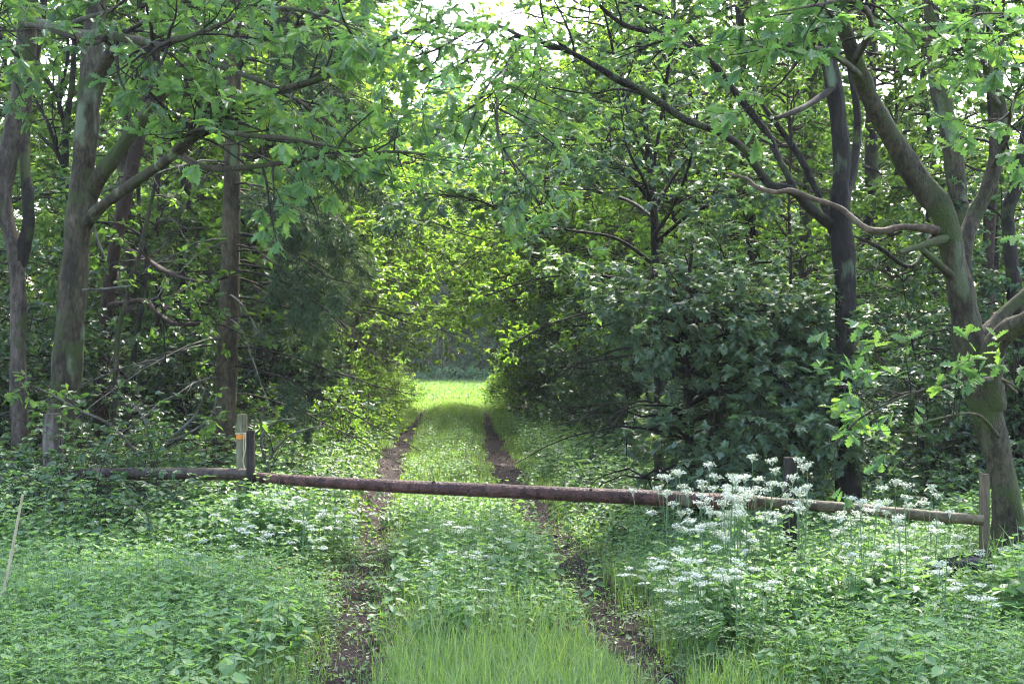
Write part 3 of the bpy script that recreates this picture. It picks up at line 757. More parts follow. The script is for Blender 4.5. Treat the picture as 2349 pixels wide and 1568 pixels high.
# maples -----------------------------------------------------------
def maple_tall():
    D = 15.2
    b = at(1512, 790 + 1.78 * F / D, D)
    root = thing('maple_tree', 'tall airy field maple whose thin branches fan out over the right side of the track', 'tree', b)
    L = [
        ([(1514, 1175, D, 13), (1512, 900, D, 12), (1508, 700, D, 11), (1504, 600, D, 10), (1500, 480, D, 9), (1492, 380, D, 8), (1480, 280, D, 6), (1470, 150, D, 5), (1460, -20, D, 5), (1450, -250, D, 5), (1440, -900, D, 4), (1430, -1700, D, 3)], 0.3),
        ([(1504, 610, D, 5), (1440, 562, D - .2, 4), (1390, 540, D - .4, 3.5), (1290, 525, D - .6, 3), (1170, 490, D - .9, 3), (1080, 455, D - 1.1, 2), (930, 440, D - 1.3, 1)], 0.15),
        ([(1498, 470, D, 6), (1460, 420, D - .2, 5), (1400, 370, D - .4, 4), (1340, 330, D - .6, 3), (1270, 300, D - .8, 2)], 0.15),
        ([(1492, 390, D, 5), (1455, 300, D, 4), (1430, 220, D - .1, 4), (1405, 110, D - .2, 3), (1380, 0, D - .2, 2)], 0.15),
        ([(1496, 400, D, 5), (1512, 300, D + .1, 4), (1530, 180, D + .2, 4), (1545, 40, D + .3, 3)], 0.15),
        ([(1500, 480, D, 5), (1550, 400, D + .2, 4), (1610, 330, D + .3, 4), (1700, 250, D + .4, 2)], 0.15),
        ([(1502, 560, D, 5), (1570, 500, D - .3, 4), (1630, 470, D - .6, 4), (1740, 430, D - .8, 2)], 0.15),
        ([(1506, 650, D, 5), (1430, 640, D - .4, 3.5), (1350, 630, D - .7, 3), (1230, 640, D - 1, 2), (1110, 680, D - 1.2, 2)], 0.15),
        ([(1506, 700, D, 5), (1440, 720, D - .5, 3.5), (1370, 715, D - .9, 3), (1270, 740, D - 1.2, 2), (1170, 790, D - 1.4, 2)], 0.15),
        ([(1500, 500, D, 5), (1440, 460, D + .6, 4), (1330, 430, D + 1.2, 4), (1200, 400, D + 1.6, 3), (1080, 400, D + 1.9, 2)], 0.15),
        ([(1508, 720, D, 6), (1580, 660, D - .5, 5), (1680, 610, D - .9, 4), (1800, 600, D - 1.1, 2)], 0.15),
        ([(1500, 500, D, 5), (1480, 420, D - 1, 4), (1440, 340, D - 1.6, 3), (1420, 220, D - 2, 2)], 0.15),
        ([(1500, 540, D, 5), (1540, 480, D - 1, 4), (1580, 380, D - 1.6, 3), (1600, 260, D - 2, 2)], 0.15),
    ]
    ex = high_limbs(at(1440, 0, D)[0], b[1], 6.4, 12.5, 4.4, 30, 7)
    parts_for(root, L, M['dark_bark'], M['twig'], M['maple_leaf'], 'maple', (0.06, 0.098), 9, 8, 9, 15, (0.5, 1.1), (0.18, 0.4), up=0.08, grav=-0.03, flat=0.25, rn=0.28, down=0.12, extra=ex, lump=0.02)


def maple_bush():
    D = 12.6
    b = at(1590, 790 + 1.78 * F / D, D)
    root = thing('maple_bush', 'broad dark glossy maple bush hanging to the ground right of the track behind the barrier', 'bush', b)
    rng = np.random.default_rng(51)
    L = [([(1588, 1245, D, 12), (1584, 1050, D, 11), (1578, 900, D, 10), (1570, 760, D, 8), (1580, 640, D, 5), (1590, 560, D, 3)], 0.2),
         ([(1592, 1200, D, 9), (1630, 1000, D, 8), (1650, 850, D, 6), (1680, 700, D - .2, 4), (1700, 620, D - .3, 2)], 0.2)]
    for k in range(52):
        a = rng.uniform(0, 6.283)
        y0 = rng.uniform(620, 1150)
        reach = rng.uniform(0.75, 1.0) * np.interp(y0, [600, 750, 900, 1120], [0.5, 1.15, 1.55, 1.7])
        bx, by, bz = at(1585, y0, D)
        s = np.linspace(0, 1, 8)
        P = np.stack([bx + np.cos(a) * reach * s * (1.15 if np.cos(a) > 0 else 1.04), by + np.sin(a) * reach * s * 0.9, bz + reach * (0.42 * s - 0.55 * s ** 2)], 1)
        P[1:] += 0.03 * rng.standard_normal((7, 3))
        L.append((P, True))
    PP, PR = [], []
    for j, (pts, leafy) in enumerate(L):
        if j < 2:
            P, r = limb(pts)
        else:
            P, r = pts, np.linspace(0.014, 0.004, 8)
        mb = MB(); tubes(mb, P, r, 8, 0.03)
        mb.build('trunk' if j < 2 else 'branch', M['dark_bark'], root)
        a, c = resample(P, r, 16); PP.append(a[3:]); PR.append(c[3:])
    crown(root, np.array(PP), np.array(PR), M['twig'], M['maple_leaf'], 'maple', (0.05, 0.088), 13, 11, 9, rng, (0.35, 0.8), (0.15, 0.35), 0.02, -0.03, 0.14, 0.15, True, 0.2, 0.14)


maple_tall(); maple_bush()


# ------------------------------------------------------------------ trees and shrubs of the wood: one of each kind, then copies
def wild(name, h, z_lo, rad, n_limb, trunk_r, bark, leaf, style, size, n1, n2, per, seed, stems=1, L1=(0.5, 1.1), L2=(0.2, 0.4), rise=0.5, flat=0.5, rn=0.45, profile=None):
    """a tree or shrub standing at the origin"""
    rng = np.random.default_rng(seed)
    root = thing(name, None, None)
    PP, PR = [], []
    for s in range(stems):
        t = np.linspace(0, 1, 14)
        a = rng.uniform(0, 6.28); lean = (0.03 if stems == 1 else 0.22) * h * rng.uniform(0.5, 1)
        hs = h * (1 if s == 0 else rng.uniform(0.65, 0.95))
        P = np.stack([np.cos(a) * lean * t ** 1.3, np.sin(a) * lean * t ** 1.3, hs * t - 0.05], 1)
        P[1:, :2] += 0.012 * h * np.cumsum(rng.standard_normal((13, 2)), 0) * 0.5
        r = trunk_r * (1 - 0.88 * t) / (1 if stems == 1 else 1.4)
        mb = MB(); tubes(mb, P, r, 10, 0.05, rng=rng); mb.build('trunk', M[bark], root)
        for k in range(n_limb // stems):
            q = rng.uniform(z_lo / h, 0.98)
            p0 = np.array([np.interp(q, t, P[:, i]) for i in range(3)])
            a = rng.uniform(0, 6.283)
            pf = (profile or (lambda u: 1 - 0.55 * u))((q * h - z_lo) / (h - z_lo))
            L = rad * pf * rng.uniform(0.7, 1.1)
            s_ = np.linspace(0, 1, 10)
            B = p0 + np.stack([np.cos(a) * L * s_, np.sin(a) * L * s_, L * (rise * s_ - 0.4 * s_ ** 2)], 1)
            B[1:] += 0.025 * L * np.cumsum(rng.standard_normal((9, 3)), 0)
            PP.append(B); PR.append(np.linspace(min(trunk_r * 0.35, 0.04), 0.006, 10))
        a_, c_ = resample(P[7:], r[7:], 10); PP.append(a_); PR.append(c_)
    mb = MB(); tubes(mb, np.array(PP), np.array(PR), 6, rng=rng); mb.build('limbs', M[bark], root)
    n = crown(root, np.array(PP), np.array(PR), M['twig'], M[leaf], style, size, n1, n2, per, rng, L1, L2, 0.1, -0.02, flat, 0.2, False, rn, 0.15)
    return root


def copy_thing(o):
    c = o.copy(); COL.objects.link(c)
    for ch in list(o.children):
        d = ch.copy(); COL.objects.link(d); d.parent = c
    return c


PROTO = {}
SPEC = {
    'oak_wood': dict(name='woodland_tree', h=14, z_lo=2.6, rad=3.4, n_limb=36, trunk_r=0.13, bark='dark_bark', leaf='wood_leaf', style='plain', size=(0.11, 0.17), n1=3.8, n2=4.6, per=9, seed=61),
    'ash_wood': dict(name='woodland_tree', h=16, z_lo=2.0, rad=3.0, n_limb=40, trunk_r=0.12, bark='oak_bark', leaf='wood_leaf', style='plain', size=(0.11, 0.17), n1=3.8, n2=4.6, per=9, seed=62),
    'young': dict(name='young_tree', h=7.8, z_lo=0.7, rad=2.4, n_limb=38, trunk_r=0.055, bark='dark_bark', leaf='wood_leaf', style='ovate', size=(0.075, 0.12), n1=4.5, n2=5.5, per=10, seed=63, flat=0.3),
    'young_b': dict(name='young_tree', h=6.4, z_lo=0.5, rad=2.2, n_limb=40, trunk_r=0.05, bark='red_bark', leaf='wood_leaf', style='ovate', size=(0.065, 0.11), n1=4.5, n2=5.5, per=10, seed=64, flat=0.4),
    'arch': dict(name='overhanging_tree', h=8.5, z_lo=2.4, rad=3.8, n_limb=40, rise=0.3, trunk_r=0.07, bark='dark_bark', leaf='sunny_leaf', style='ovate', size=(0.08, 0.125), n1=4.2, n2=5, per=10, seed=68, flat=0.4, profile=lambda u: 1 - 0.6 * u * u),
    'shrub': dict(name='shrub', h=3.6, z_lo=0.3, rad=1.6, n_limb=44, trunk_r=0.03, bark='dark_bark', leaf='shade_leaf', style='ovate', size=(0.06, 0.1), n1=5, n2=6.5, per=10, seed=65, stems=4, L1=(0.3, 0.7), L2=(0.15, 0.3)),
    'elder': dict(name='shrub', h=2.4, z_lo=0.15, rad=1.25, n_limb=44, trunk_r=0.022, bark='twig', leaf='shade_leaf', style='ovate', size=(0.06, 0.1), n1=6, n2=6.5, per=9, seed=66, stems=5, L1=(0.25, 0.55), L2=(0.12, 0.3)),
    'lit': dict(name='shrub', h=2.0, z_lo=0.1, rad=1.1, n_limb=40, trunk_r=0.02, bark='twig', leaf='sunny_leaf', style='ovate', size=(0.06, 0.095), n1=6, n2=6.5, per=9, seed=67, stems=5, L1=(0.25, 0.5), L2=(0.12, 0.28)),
}
USED = {}


def plant(kind, x, y, s, label, cat, group, rz=None, rng=R):
    if kind not in PROTO:
        PROTO[kind] = wild(**SPEC[kind]); USED[kind] = False
    o = PROTO[kind]
    if USED[kind]:
        o = copy_thing(o)
    USED[kind] = True
    o.location = (x, y, float(gz(x, y)) - 0.03)
    o.rotation_euler = (0, 0, rng.uniform(0, 6.283) if rz is None else rz)
    sx = s * rng.uniform(0.94, 1.06)
    o.scale = (sx, sx, s)
    for key in ('label', 'category', 'group'):
        if key in o: del o[key]
    tag(o, label, cat, group)
    return o


rng = np.random.default_rng(99)
TALL_L = 'tall leafy tree among many alike in the wood left of the track'
TALL_R = 'tall leafy tree among many alike in the wood right of the track'
YNG_L = 'young leafy tree filling the wood left of the track, one of several alike'
YNG_R = 'young leafy tree filling the wood right of the track, one of several alike'
SHR_L = 'dark glossy shrub of the undergrowth among the trunks left of the track'
SHR_R = 'dark glossy shrub of the undergrowth among the trunks right of the track'
for side in (-1, 1):
    tl, yl, sl = (TALL_L, YNG_L, SHR_L) if side < 0 else (TALL_R, YNG_R, SHR_R)
    sd = 'left' if side < 0 else 'right'
    # tall trees
    y = 21.0
    while y < 46:
        x = 4.4 + rng.uniform(0, 1)
        while x < 0.40 * y + 3.5:
            plant('oak_wood' if rng.random() < 0.5 else 'ash_wood', xc(y) + side * x, y + rng.uniform(-1.2, 1.2), rng.uniform(0.8, 1.15), tl, 'tree', f'tall trees {sd} of the track', rng=rng)
            x += rng.uniform(4.6, 6.6)
        y += 5.6
    # young trees
    y = 18.0
    while y < 44:
        x = (3.0 if y > 22 else 3.6) + rng.uniform(0, 0.8)
        while x < 0.38 * y + 1.5:
            plant('young' if rng.random() < 0.5 else 'young_b', xc(y) + side * x, y + rng.uniform(-1, 1), rng.uniform(0.75, 1.15), yl, 'tree', f'young trees {sd} of the track', rng=rng)
            x += rng.uniform(2.6, 4.0)
        y += 4.0
    # shrubs
    y = 15.4
    while y < 34:
        x = (2.7 if y > 19 else 3.2) + rng.uniform(0, 0.6)
        while x < 0.37 * y + 1:
            X, Y = xc(y) + side * x, y + rng.uniform(-0.7, 0.7)
            k, q = ('shrub' if rng.random() < 0.5 else 'elder'), rng.uniform(0.75, 1.15)
            if not (-4.7 < X < -2.2 and Y < 17.6):
                plant(k, X, Y, q, sl, 'shrub', f'shrubs {sd} of the track', rng=rng)
            x += rng.uniform(1.9, 3.0)
        y += 3.2
for (x, y, k, q) in [(4.0, 13.3, 'elder', .8), (5.1, 14.2, 'elder', .95), (4.5, 15.2, 'shrub', .8), (3.2, 14.6, 'elder', .8), (6.1, 15, 'shrub', .9)]:
    plant(k, x, y, q, 'dark glossy shrub in the gloom between the arching tree and the sturdy oak', 'shrub', 'shrubs between the arching tree and the sturdy oak', rng=rng)
for (x, y, k, q) in [(-5.9, 15.2, 'elder', .95), (-4.9, 16, 'elder', 1), (-6.6, 16.5, 'shrub', .9)]:
    plant(k, x, y, q, 'dark glossy shrub behind the twisted trunk and the lichen streaked oak', 'shrub', 'shrubs behind the lichen streaked oak', rng=rng)
for (x, y, q) in [(-4.2, 23, .75), (2.6, 22, .75), (-4.6, 29, .9), (2.2, 28.5, .9), (-4.9, 35, 1.05), (1.7, 35.5, 1.05), (-5.2, 41.5, 1.1), (1.2, 42.5, 1.1), (-4.3, 38, .95), (.9, 39.5, .95), (-4.9, 27, 1.2), (-4.7, 36.5, 1.4), (1.9, 37.5, 1.4), (-4.2, 31, 1.3), (2.2, 31.5, 1.25)]:
    plant('arch', x, y, q, 'backlit yellow green tree spreading its crown over the far part of the track', 'tree', 'backlit trees over the far part of the track', rng=rng)
for (x, y, q) in [(-2.55, 21, .6), (-2.75, 24, .7), (-2.9, 27.5, .75), (-3.2, 31, .8), (-3.5, 35, .85), (-3.7, 39, .9), (-3.4, 19.5, .55), (-4.0, 43, .9), (-3.35, 40, .8), (-3.6, 44.5, .8), (-.05, 42, .85), (.2, 36, .8), (-.2, 44.5, .8)]:
    plant('lit', x, y, q, 'low yellow green sunlit shrub bordering the far half of the track', 'shrub', 'sunlit shrubs bordering the track', rng=rng)
for (x, y, q) in [(1.35, 20.5, .6), (1.0, 24, .65), (.75, 28, .7), (.55, 32.5, .8), (.3, 38, .85)]:
    plant('shrub', x + .35, y, q, 'bushy green shrub lining the right edge of the track beyond the maple bush', 'shrub', 'shrubs lining the right edge of the track', rng=rng)
# the far wood beyond the clearing: one mass
def far_wood():
    rng = np.random.default_rng(71)
    mb = MB()
    for n, y0, y1, hh0, sz in ((110000, 69.5, 76, 10, (0.2, 0.36)), (60000, 76, 86, 14, (0.4, 0.65)), (7000, 65.5, 69, 0.75, (0.12, 0.22))):
        x = rng.uniform(-24, 18, n); y = rng.uniform(y0, y1, n)
        cx = np.floor(x / 3.1); hh = hh0 * (0.85 + 0.3 * np.abs(np.sin(cx * 12.9898 + np.floor(y / 5) * 3.7)) + 0.12 * np.sin(x * 1.3))
        z = hh * rng.uniform(0.0, 1, n)
        cl = np.sin(x * 1.1 + z * 1.7) * np.sin(z * 0.9 - x * 0.6 + y) + np.sin(x * 2.3 - z * 2.1 + 1.3 * y) * 0.6
        m = cl > -0.8 + 0.6 * rng.standard_normal(n)
        P = np.stack([x, y, z], 1)[m]
        k = len(P)
        T = rng.standard_normal((k, 3)); T[:, 2] -= 0.3
        Nn = rng.standard_normal((k, 3)) * 0.6 + (0, -0.35, 0.8)
        leaves(mb, P, T, Nn, rng.uniform(*sz, k), 'ovate', rng.uniform(0, 1, k))
    o = mb.build('distant_woodland', M['far_leaf'])
    tag(o, 'dark bluish mass of trees closing the view beyond the sunny clearing', 'woodland', kind='stuff')
    for i, (px, Y) in enumerate([(1000, 68.5), (1012, 69), (1026, 69.4), (985, 69)]):
        x0 = (px - CX) / F * Y
        P = np.stack([x0 + 0.12 * np.sin(np.linspace(0, 3, 10) + i), np.full(10, Y), np.linspace(-0.1, 5.5 + (i % 3), 10)], 1)
        mb = MB(); tubes(mb, P, np.linspace(0.04, 0.022, 10) * (1 + 0.4 * (i % 2)), 7)
        o = mb.build('bare_stem', M['oak_bark'], loc=(x0, Y, 0))
        tag(o, 'thin pale stem at the far edge of the sunny clearing', 'stem', 'thin stems at the far edge of the clearing')


far_wood()

# ------------------------------------------------------------------ the barrier
def post(name, label, px, ytop, D, w, mat, square=False, tilt=0.0, seed=0):
    x, y, zt = at(px, ytop, D)
    root = thing(name, label, 'post', (x, y, float(gz(x, y))))
    rng = np.random.default_rng(seed)
    hw = w / F * D / 2
    n = 14
    z = np.linspace(float(gz(x, y)) - 0.1, zt, n)
    P = np.stack([x - tilt * (zt - z), np.full(n, y), z], 1)
    mb = MB()
    r = np.full(n, hw); r[-1] *= 0.94
    if square:
        k = 4
        ang = np.pi / 4 + np.arange(4) * np.pi / 2
        V = P[:, None] + (hw * 1.414) * np.stack([np.cos(ang), np.sin(ang), 0 * ang], 1)[None] * (1 + 0.01 * rng.standard_normal((n, 4, 1)))
        i = np.arange(n * 4).reshape(n, 4); nx = np.roll(i, -1, 1)
        q = np.stack([i[:-1], nx[:-1], nx[1:], i[1:]], -1)
        mb.add(V, q, np.full((n - 1) * 4, 4), smooth=False)
        mb.add(V[-1] + (0, 0, 0.004), [0, 1, 2, 3], [4], smooth=False)
    else:
        tubes(mb, P, r, 14, 0.012, cap=True, rng=rng)
    mb.build('shaft', M[mat], root)
    return root, (x, y, zt), hw


def pole(name, label, pts, mat, cat='barrier pole', knots=0, seed=1, lump=0.015, k=18):
    P, r = limb(pts, 10)
    c = P.mean(0)
    root = thing(name, label, cat, tuple(c))
    rng = np.random.default_rng(seed)
    P = P + 0.003 * np.cumsum(rng.standard_normal(P.shape) * 0.3, 0)
    mb = MB(); tubes(mb, P, r, k, lump, cap=True, rng=rng); mb.build('pole', M[mat], root)
    for j in range(knots):
        i = rng.integers(4, len(P) - 4); a = rng.uniform(0, 6.28)
        d = np.array([0, np.cos(a), np.sin(a)])
        q = P[i] + d * r[i] * np.linspace(0.7, 1.16, 4)[:, None]
        mb = MB(); tubes(mb, q, np.array([0.02, 0.018, 0.014, 0.008]) * (r[i] / 0.05), 7, cap=True); mb.build('knot', M['dark_bark'], root)
    return root


pole('barrier_pole', 'long peeled red brown pole barring the track', [(574, 1094, 11.5, 12), (700, 1103, 11.1, 13), (900, 1114, 10.6, 14.5), (1150, 1124, 10.05, 16), (1400, 1134, 9.6, 17), (1560, 1140, 9.35, 18), (1735, 1149, 9.1, 19)], 'pole_bark', knots=9)
pole('barrier_pole', 'smooth dark rail running left from the paired posts into the brambles', [(160, 1086, 12.2, 13), (300, 1087, 12.0, 14), (430, 1088, 11.75, 14), (575, 1090, 11.55, 14)], 'rail_wood', seed=2, lump=0.006)
pole('barrier_pole', 'weathered olive brown rail behind the white flowers, ending at the cut end post', [(1700, 1146, 9.2, 12), (1850, 1158, 9.1, 13), (2000, 1170, 8.98, 13), (2120, 1181, 8.9, 13), (2258, 1192, 8.82, 12)], 'olive_rail', knots=3, seed=3, lump=0.008)
r_, p_, hw = post('wooden_post', 'round greenish post with an orange band and a loose cord', 555, 950, 11.75, 25, 'post_wood', seed=1, tilt=0.0)
x, y, zt = p_
zb = at(555, 1001, 11.75)[2]
mb = MB(); tubes(mb, np.array([[x, y, zb - .02], [x, y, zb + .003], [x, y, zb + .022]]), np.array([hw + .004] * 3), 16); mb.build('orange_band', M['orange'], r_)
a = np.linspace(0, 6.283 * 2, 36)
P = np.stack([x + (hw + .007) * np.cos(a), y + (hw + .007) * np.sin(a), zb + .028 + .004 * np.sin(a * 1.3)], 1)
mb = MB(); tubes(mb, P, np.full(36, .0045), 6)
yf = y - hw - .012
P = smooth_path([(x + hw * .6, yf + .01, zb + .03), (x + hw * .9, yf, zb + .0), (x + hw * .85, yf, zb - .1), (x + hw * .6, yf, zb - .15), (x + hw * .45, yf, zb - .2), (x + hw * .7, yf, zb - .26)])
tubes(mb, P, np.full(len(P), .006), 6)
P = smooth_path([(x + hw * .6, yf + .01, zb + .03), (x + hw * .55, yf, zb - .03), (x + hw * .5, yf, zb - .1), (x + hw * .62, yf, zb - .15)])
tubes(mb, P, np.full(len(P), .005), 6)
mb.build('cord', M['cord'], r_)
post('wooden_post', 'thin dark post standing against the banded post where two rails meet', 575, 988, 11.42, 17, 'black_post', True, seed=2)
post('wooden_post', 'short weathered brown post in front of the lichen streaked oak', 122, 948, 12.6, 46, 'old_post', seed=3)
post('wooden_post', 'pale cut post holding the rail end beside the sturdy oak', 2258, 1088, 8.95, 19, 'cut_post', True, seed=4)
post('wooden_post', 'dark flat topped post half hidden by the white flowers', 1812, 1050, 10.1, 26, 'black_post', True, seed=5)


def tyre(label, c, Rr, rr, tilt, rz):
    root = thing('tyre', label, 'tyre', c)
    n, k = 48, 14
    u = np.linspace(0, 2 * np.pi, n, endpoint=False); v = np.linspace(0, 2 * np.pi, k, endpoint=False)
    U, V_ = np.meshgrid(u, v, indexing='ij')
    prof = 1 + 0.12 * np.cos(4 * V_)
    rad = Rr + rr * np.cos(V_) * prof
    z = rr * 0.95 * np.sin(V_) * prof
    rad = rad + np.where((np.cos(V_) > 0.6) & (np.arange(n)[:, None] % 2 == 0), 0.008, 0)
    P = np.stack([rad * np.cos(U), rad * np.sin(U), z], -1)
    i = np.arange(n * k).reshape(n, k)
    q = np.stack([i, np.roll(i, -1, 0), np.roll(np.roll(i, -1, 0), -1, 1), np.roll(i, -1, 1)], -1)
    mb = MB(); mb.add(P + base_of(root), q, np.full(n * k, 4)); mb.build('tread', M['rubber'], root)
    mb = MB()
    for s in (-1, 1):
        for rd in (Rr - 0.2 * rr, Rr + 0.35 * rr):
            a = np.linspace(0, 6.2832, 49)
            Pz = np.stack([rd * np.cos(a), rd * np.sin(a), np.full(49, s * rr * 1.05)], 1)
            tubes(mb, Pz + base_of(root), np.full(49, 0.006), 5)
    mb.build('sidewall_ring', M['rubber'], root)
    root.rotation_euler = (tilt, 0.1, rz)


c = at(2196, 1316, 8.8)
tyre('old black tyre lying in the weeds under the rail end by the cut end post', c, 0.16, 0.062, -0.45, 0.4)


# ------------------------------------------------------------------ ground cover
def scatter(n, x0, x1, y0, y1, rng, cond=None):
    x = rng.uniform(x0, x1, n); y = rng.uniform(y0, y1, n)
    m = np.abs(x) < 0.45 * y + 1.2
    if cond is not None: m &= cond(x, y)
    return x[m], y[m]


def stalks(mb_s, mb_l, x, y, h, nodes, size, style, rng, droop=0.3, tint=(0, 1), lean=0.12, sr=0.0025):
    """upright leafy stalks with opposite pairs of leaves, as nettles have"""
    n = len(x)
    if n == 0: return
    z0 = gz(x, y)
    ld = lean * rng.standard_normal((n, 2))
    base = np.stack([x, y, z0], 1)
    t = np.linspace(0, 1, 4)
    top = np.stack([ld[:, 0] * h, ld[:, 1] * h, h], 1)
    P = base[:, None] + t[None, :, None] * top[:, None]
    P[:, 1:3, :2] += 0.01 * rng.standard_normal((n, 2, 2))
    tubes(mb_s, P, np.repeat((sr * np.array([1.2, 1, 0.8, 0.5]))[None], n, 0), 3)
    a0 = rng.uniform(0, 6.283, n)
    tn = rng.uniform(tint[0], tint[1], n)
    for k in range(nodes):
        f = (k + 1.0) / nodes * 0.8 + 0.2
        p = base + top * f
        for s in (0, 1):
            a = a0 + k * 1.571 + s * 3.1416 + 0.35 * rng.standard_normal(n)
            T = np.stack([np.cos(a), np.sin(a), (0.55 if k == nodes - 1 else -droop * rng.uniform(0.2, 1.3, n) + 0.1) + 0 * a], 1)
            Nn = np.stack([0.25 * rng.standard_normal(n), 0.25 * rng.standard_normal(n), np.ones(n)], 1)
            sz = size * rng.uniform(0.7, 1.15, n) * (0.6 if k == nodes - 1 else 1 - 0.3 * abs(f - 0.7))
            leaves(mb_l, p, T, Nn, sz, style, np.clip(0.75 * tn + 0.25 * rng.uniform(0, 1, n) + (0.1 if k == nodes - 1 else 0), 0, 1))


def off(x, y): return x - xc(y)
def patch(x, y, f=1.0, ph=0.0): return np.sin(x * 2.1 * f + ph) * np.sin(y * 1.7 * f + ph * 2) + 0.6 * np.sin(x * 4.3 * f - y * 3.1 * f + ph)


def undergrowth():
    rng = np.random.default_rng(81)
    st, lf = MB(), MB()
    def soft(d, a, b): return rng.uniform(0, 1, len(d)) < np.clip((d - a) / (b - a), 0, 1)
    def bed(n, x0, x1, y0, y1, cond, hh, size, nodes=5, ph=0.0, tint=(0, .8), pf=1.0):
        x, y = scatter(n, x0, x1, y0, y1, rng, cond)
        p = patch(x, y, pf, ph)
        h = np.clip(hh * (1 + 0.3 * p), 0.08, 0.7) * rng.uniform(0.45, 1.35, len(x))
        big = patch(x, y, 1.7, ph + 3) > 0.3
        for m, sc, tt in ((big, 1.3, (tint[0], tint[1] * .8)), (~big, 0.85, (min(tint[0] + .2, 1), min(tint[1] + .15, 1)))):
            stalks(st, lf, x[m], y[m], h[m], nodes, size * sc, 'ovate', rng, tint=tt)
    near = lambda y: np.clip((9.2 - y) / 2, 0, 1)
    def weeds(n, x0, x1, y0, y1, cond, hh, size=0.045):
        # slender narrow leaved weeds between the nettles
        x, y = scatter(n, x0, x1, y0, y1, rng, cond)
        stalks(st, lf, x, y, hh * rng.uniform(0.4, 1.5, len(x)), 6, size, 'narrow', rng, droop=-0.5, tint=(0.3, 1), lean=0.25, sr=0.0015)
        x, y = scatter(n // 2, x0, x1, y0, y1, rng, cond)
        stalks(st, lf, x, y, hh * rng.uniform(0.3, 1.2, len(x)), 4, size * .75, 'plain', rng, droop=0.0, tint=(0.1, .9), lean=0.3, sr=0.0015)
    L = lambda x, y: soft(-off(x, y) - 0.3 * near(y) - 0.18 * np.sin(y * 2), 1.0, 1.75)
    Rr = lambda x, y: soft(off(x, y) - 0.35 * near(y) - 0.15 * np.sin(y * 2.3), 1.0, 2.0)
    # left of the track, in front of and under the barrier
    bed(7400, -6.0, -0.9, 6.2, 13.5, L, 0.27, 0.075)
    weeds(7600, -6.0, -0.9, 6.2, 12.5, L, 0.27)
    bed(1500, -5.4, -1.5, 10.4, 13.0, None, 0.46, 0.075)
    # right
    bed(6700, 0.4, 6.0, 6.2, 13, Rr, 0.25, 0.068, ph=2)
    weeds(8200, 0.4, 6.0, 6.2, 12, Rr, 0.26)
    bed(350, -2.9, -1.7, 10.5, 11.4, None, 0.42, 0.08)
    bed(700, 1.0, 3.3, 7.9, 8.8, None, 0.42, 0.075)
    bed(260, 1.5, 2.5, 9.0, 9.8, None, 0.5, 0.075)
    bed(230, 2.0, 3.1, 7.6, 8.3, None, 0.4, 0.08)
    bed(200, 2.3, 3.2, 8.3, 8.9, None, 0.36, 0.08)
    # the hump between the ruts
    H = lambda x, y: soft(-np.abs(off(x, y)) - 0.06 * np.sin(y * 3), -.75, -.3)
    bed(1200, -1.6, 1.2, 8.3, 14.5, H, 0.27, 0.07, ph=1)
    weeds(1300, -1.6, 1.2, 8.3, 14.5, H, 0.22)
    bed(3600, -2.4, 0.9, 14, 34, lambda x, y: soft(-np.abs(off(x, y)), -.65, -.3) & (patch(x, y, 0.7, 0.5) > -0.3), 0.2, 0.055, 4)
    # both verges beyond the barrier
    bed(14000, -9, 6, 12.5, 30, lambda x, y: soft(np.abs(off(x, y)) - 0.15 * np.sin(y * 1.3), 1.0, 1.6) & (np.abs(off(x, y)) < 2.4 + 0.1 * (y - 12) + 3 * (y < 16)), 0.36, 0.07)
    # docks: rosettes of long leaves; a low mat of tiny leaves; big leaved nettles at the very front
    x, y = scatter(150, -5, 5, 6.4, 11, rng, lambda x, y: np.abs(off(x, y)) > 1.15)
    for k in range(7):
        n = len(x); a = rng.uniform(0, 6.283, n)
        P = np.stack([x, y, gz(x, y) + rng.uniform(.04, .22, n)], 1)
        T = np.stack([np.cos(a), np.sin(a), rng.uniform(.3, 1.4, n)], 1)
        Nn = np.stack([-np.cos(a) * .8, -np.sin(a) * .8, np.ones(n)], 1)
        leaves(lf, P, T, Nn, rng.uniform(.08, .17, n), 'narrow' if k % 2 else 'ovate', rng.uniform(0, .6, n))
    x, y = scatter(26000, -3.6, 3.4, 6.2, 14, rng, lambda x, y: soft(-np.abs(np.abs(off(x, y)) - 1.2), -.7, -.1) & (patch(x, y, 1.8, .9) > -.6))
    n = len(x); a = rng.uniform(0, 6.283, n)
    leaves(lf, np.stack([x, y, gz(x, y) + rng.uniform(.01, .09, n)], 1), np.stack([np.cos(a), np.sin(a), .3 * rng.standard_normal(n)], 1), np.stack([.4 * rng.standard_normal(n), .4 * rng.standard_normal(n), np.ones(n)], 1), rng.uniform(.018, .045, n), 'plain', rng.uniform(0, .9, n))
    bed(300, -4, -1.2, 6.3, 8.4, None, 0.3, 0.08, 4, tint=(.2, 1))
    bed(250, 1.6, 4, 6.3, 7.9, None, 0.24, 0.075, 4, tint=(.2, 1))
    weeds(2600, -4.2, -1.0, 6.2, 9, L, 0.3, 0.05)
    weeds(2000, 1.0, 4.2, 6.2, 8.6, Rr, 0.26, 0.05)
    bed(120, -2.6, -1.8, 10.8, 11.35, None, 0.5, 0.08)
    bed(160, 2.2, 3.1, 7.9, 8.5, None, 0.5, 0.085)
    o2 = lf.build('nettle_undergrowth', M['nettle_leaf'])
    tag(o2, 'knee high nettles and weeds carpeting both sides of the track', 'undergrowth', kind='stuff')
    tag(st.build('stems', M['stem'], o2), kind='stuff')


undergrowth()


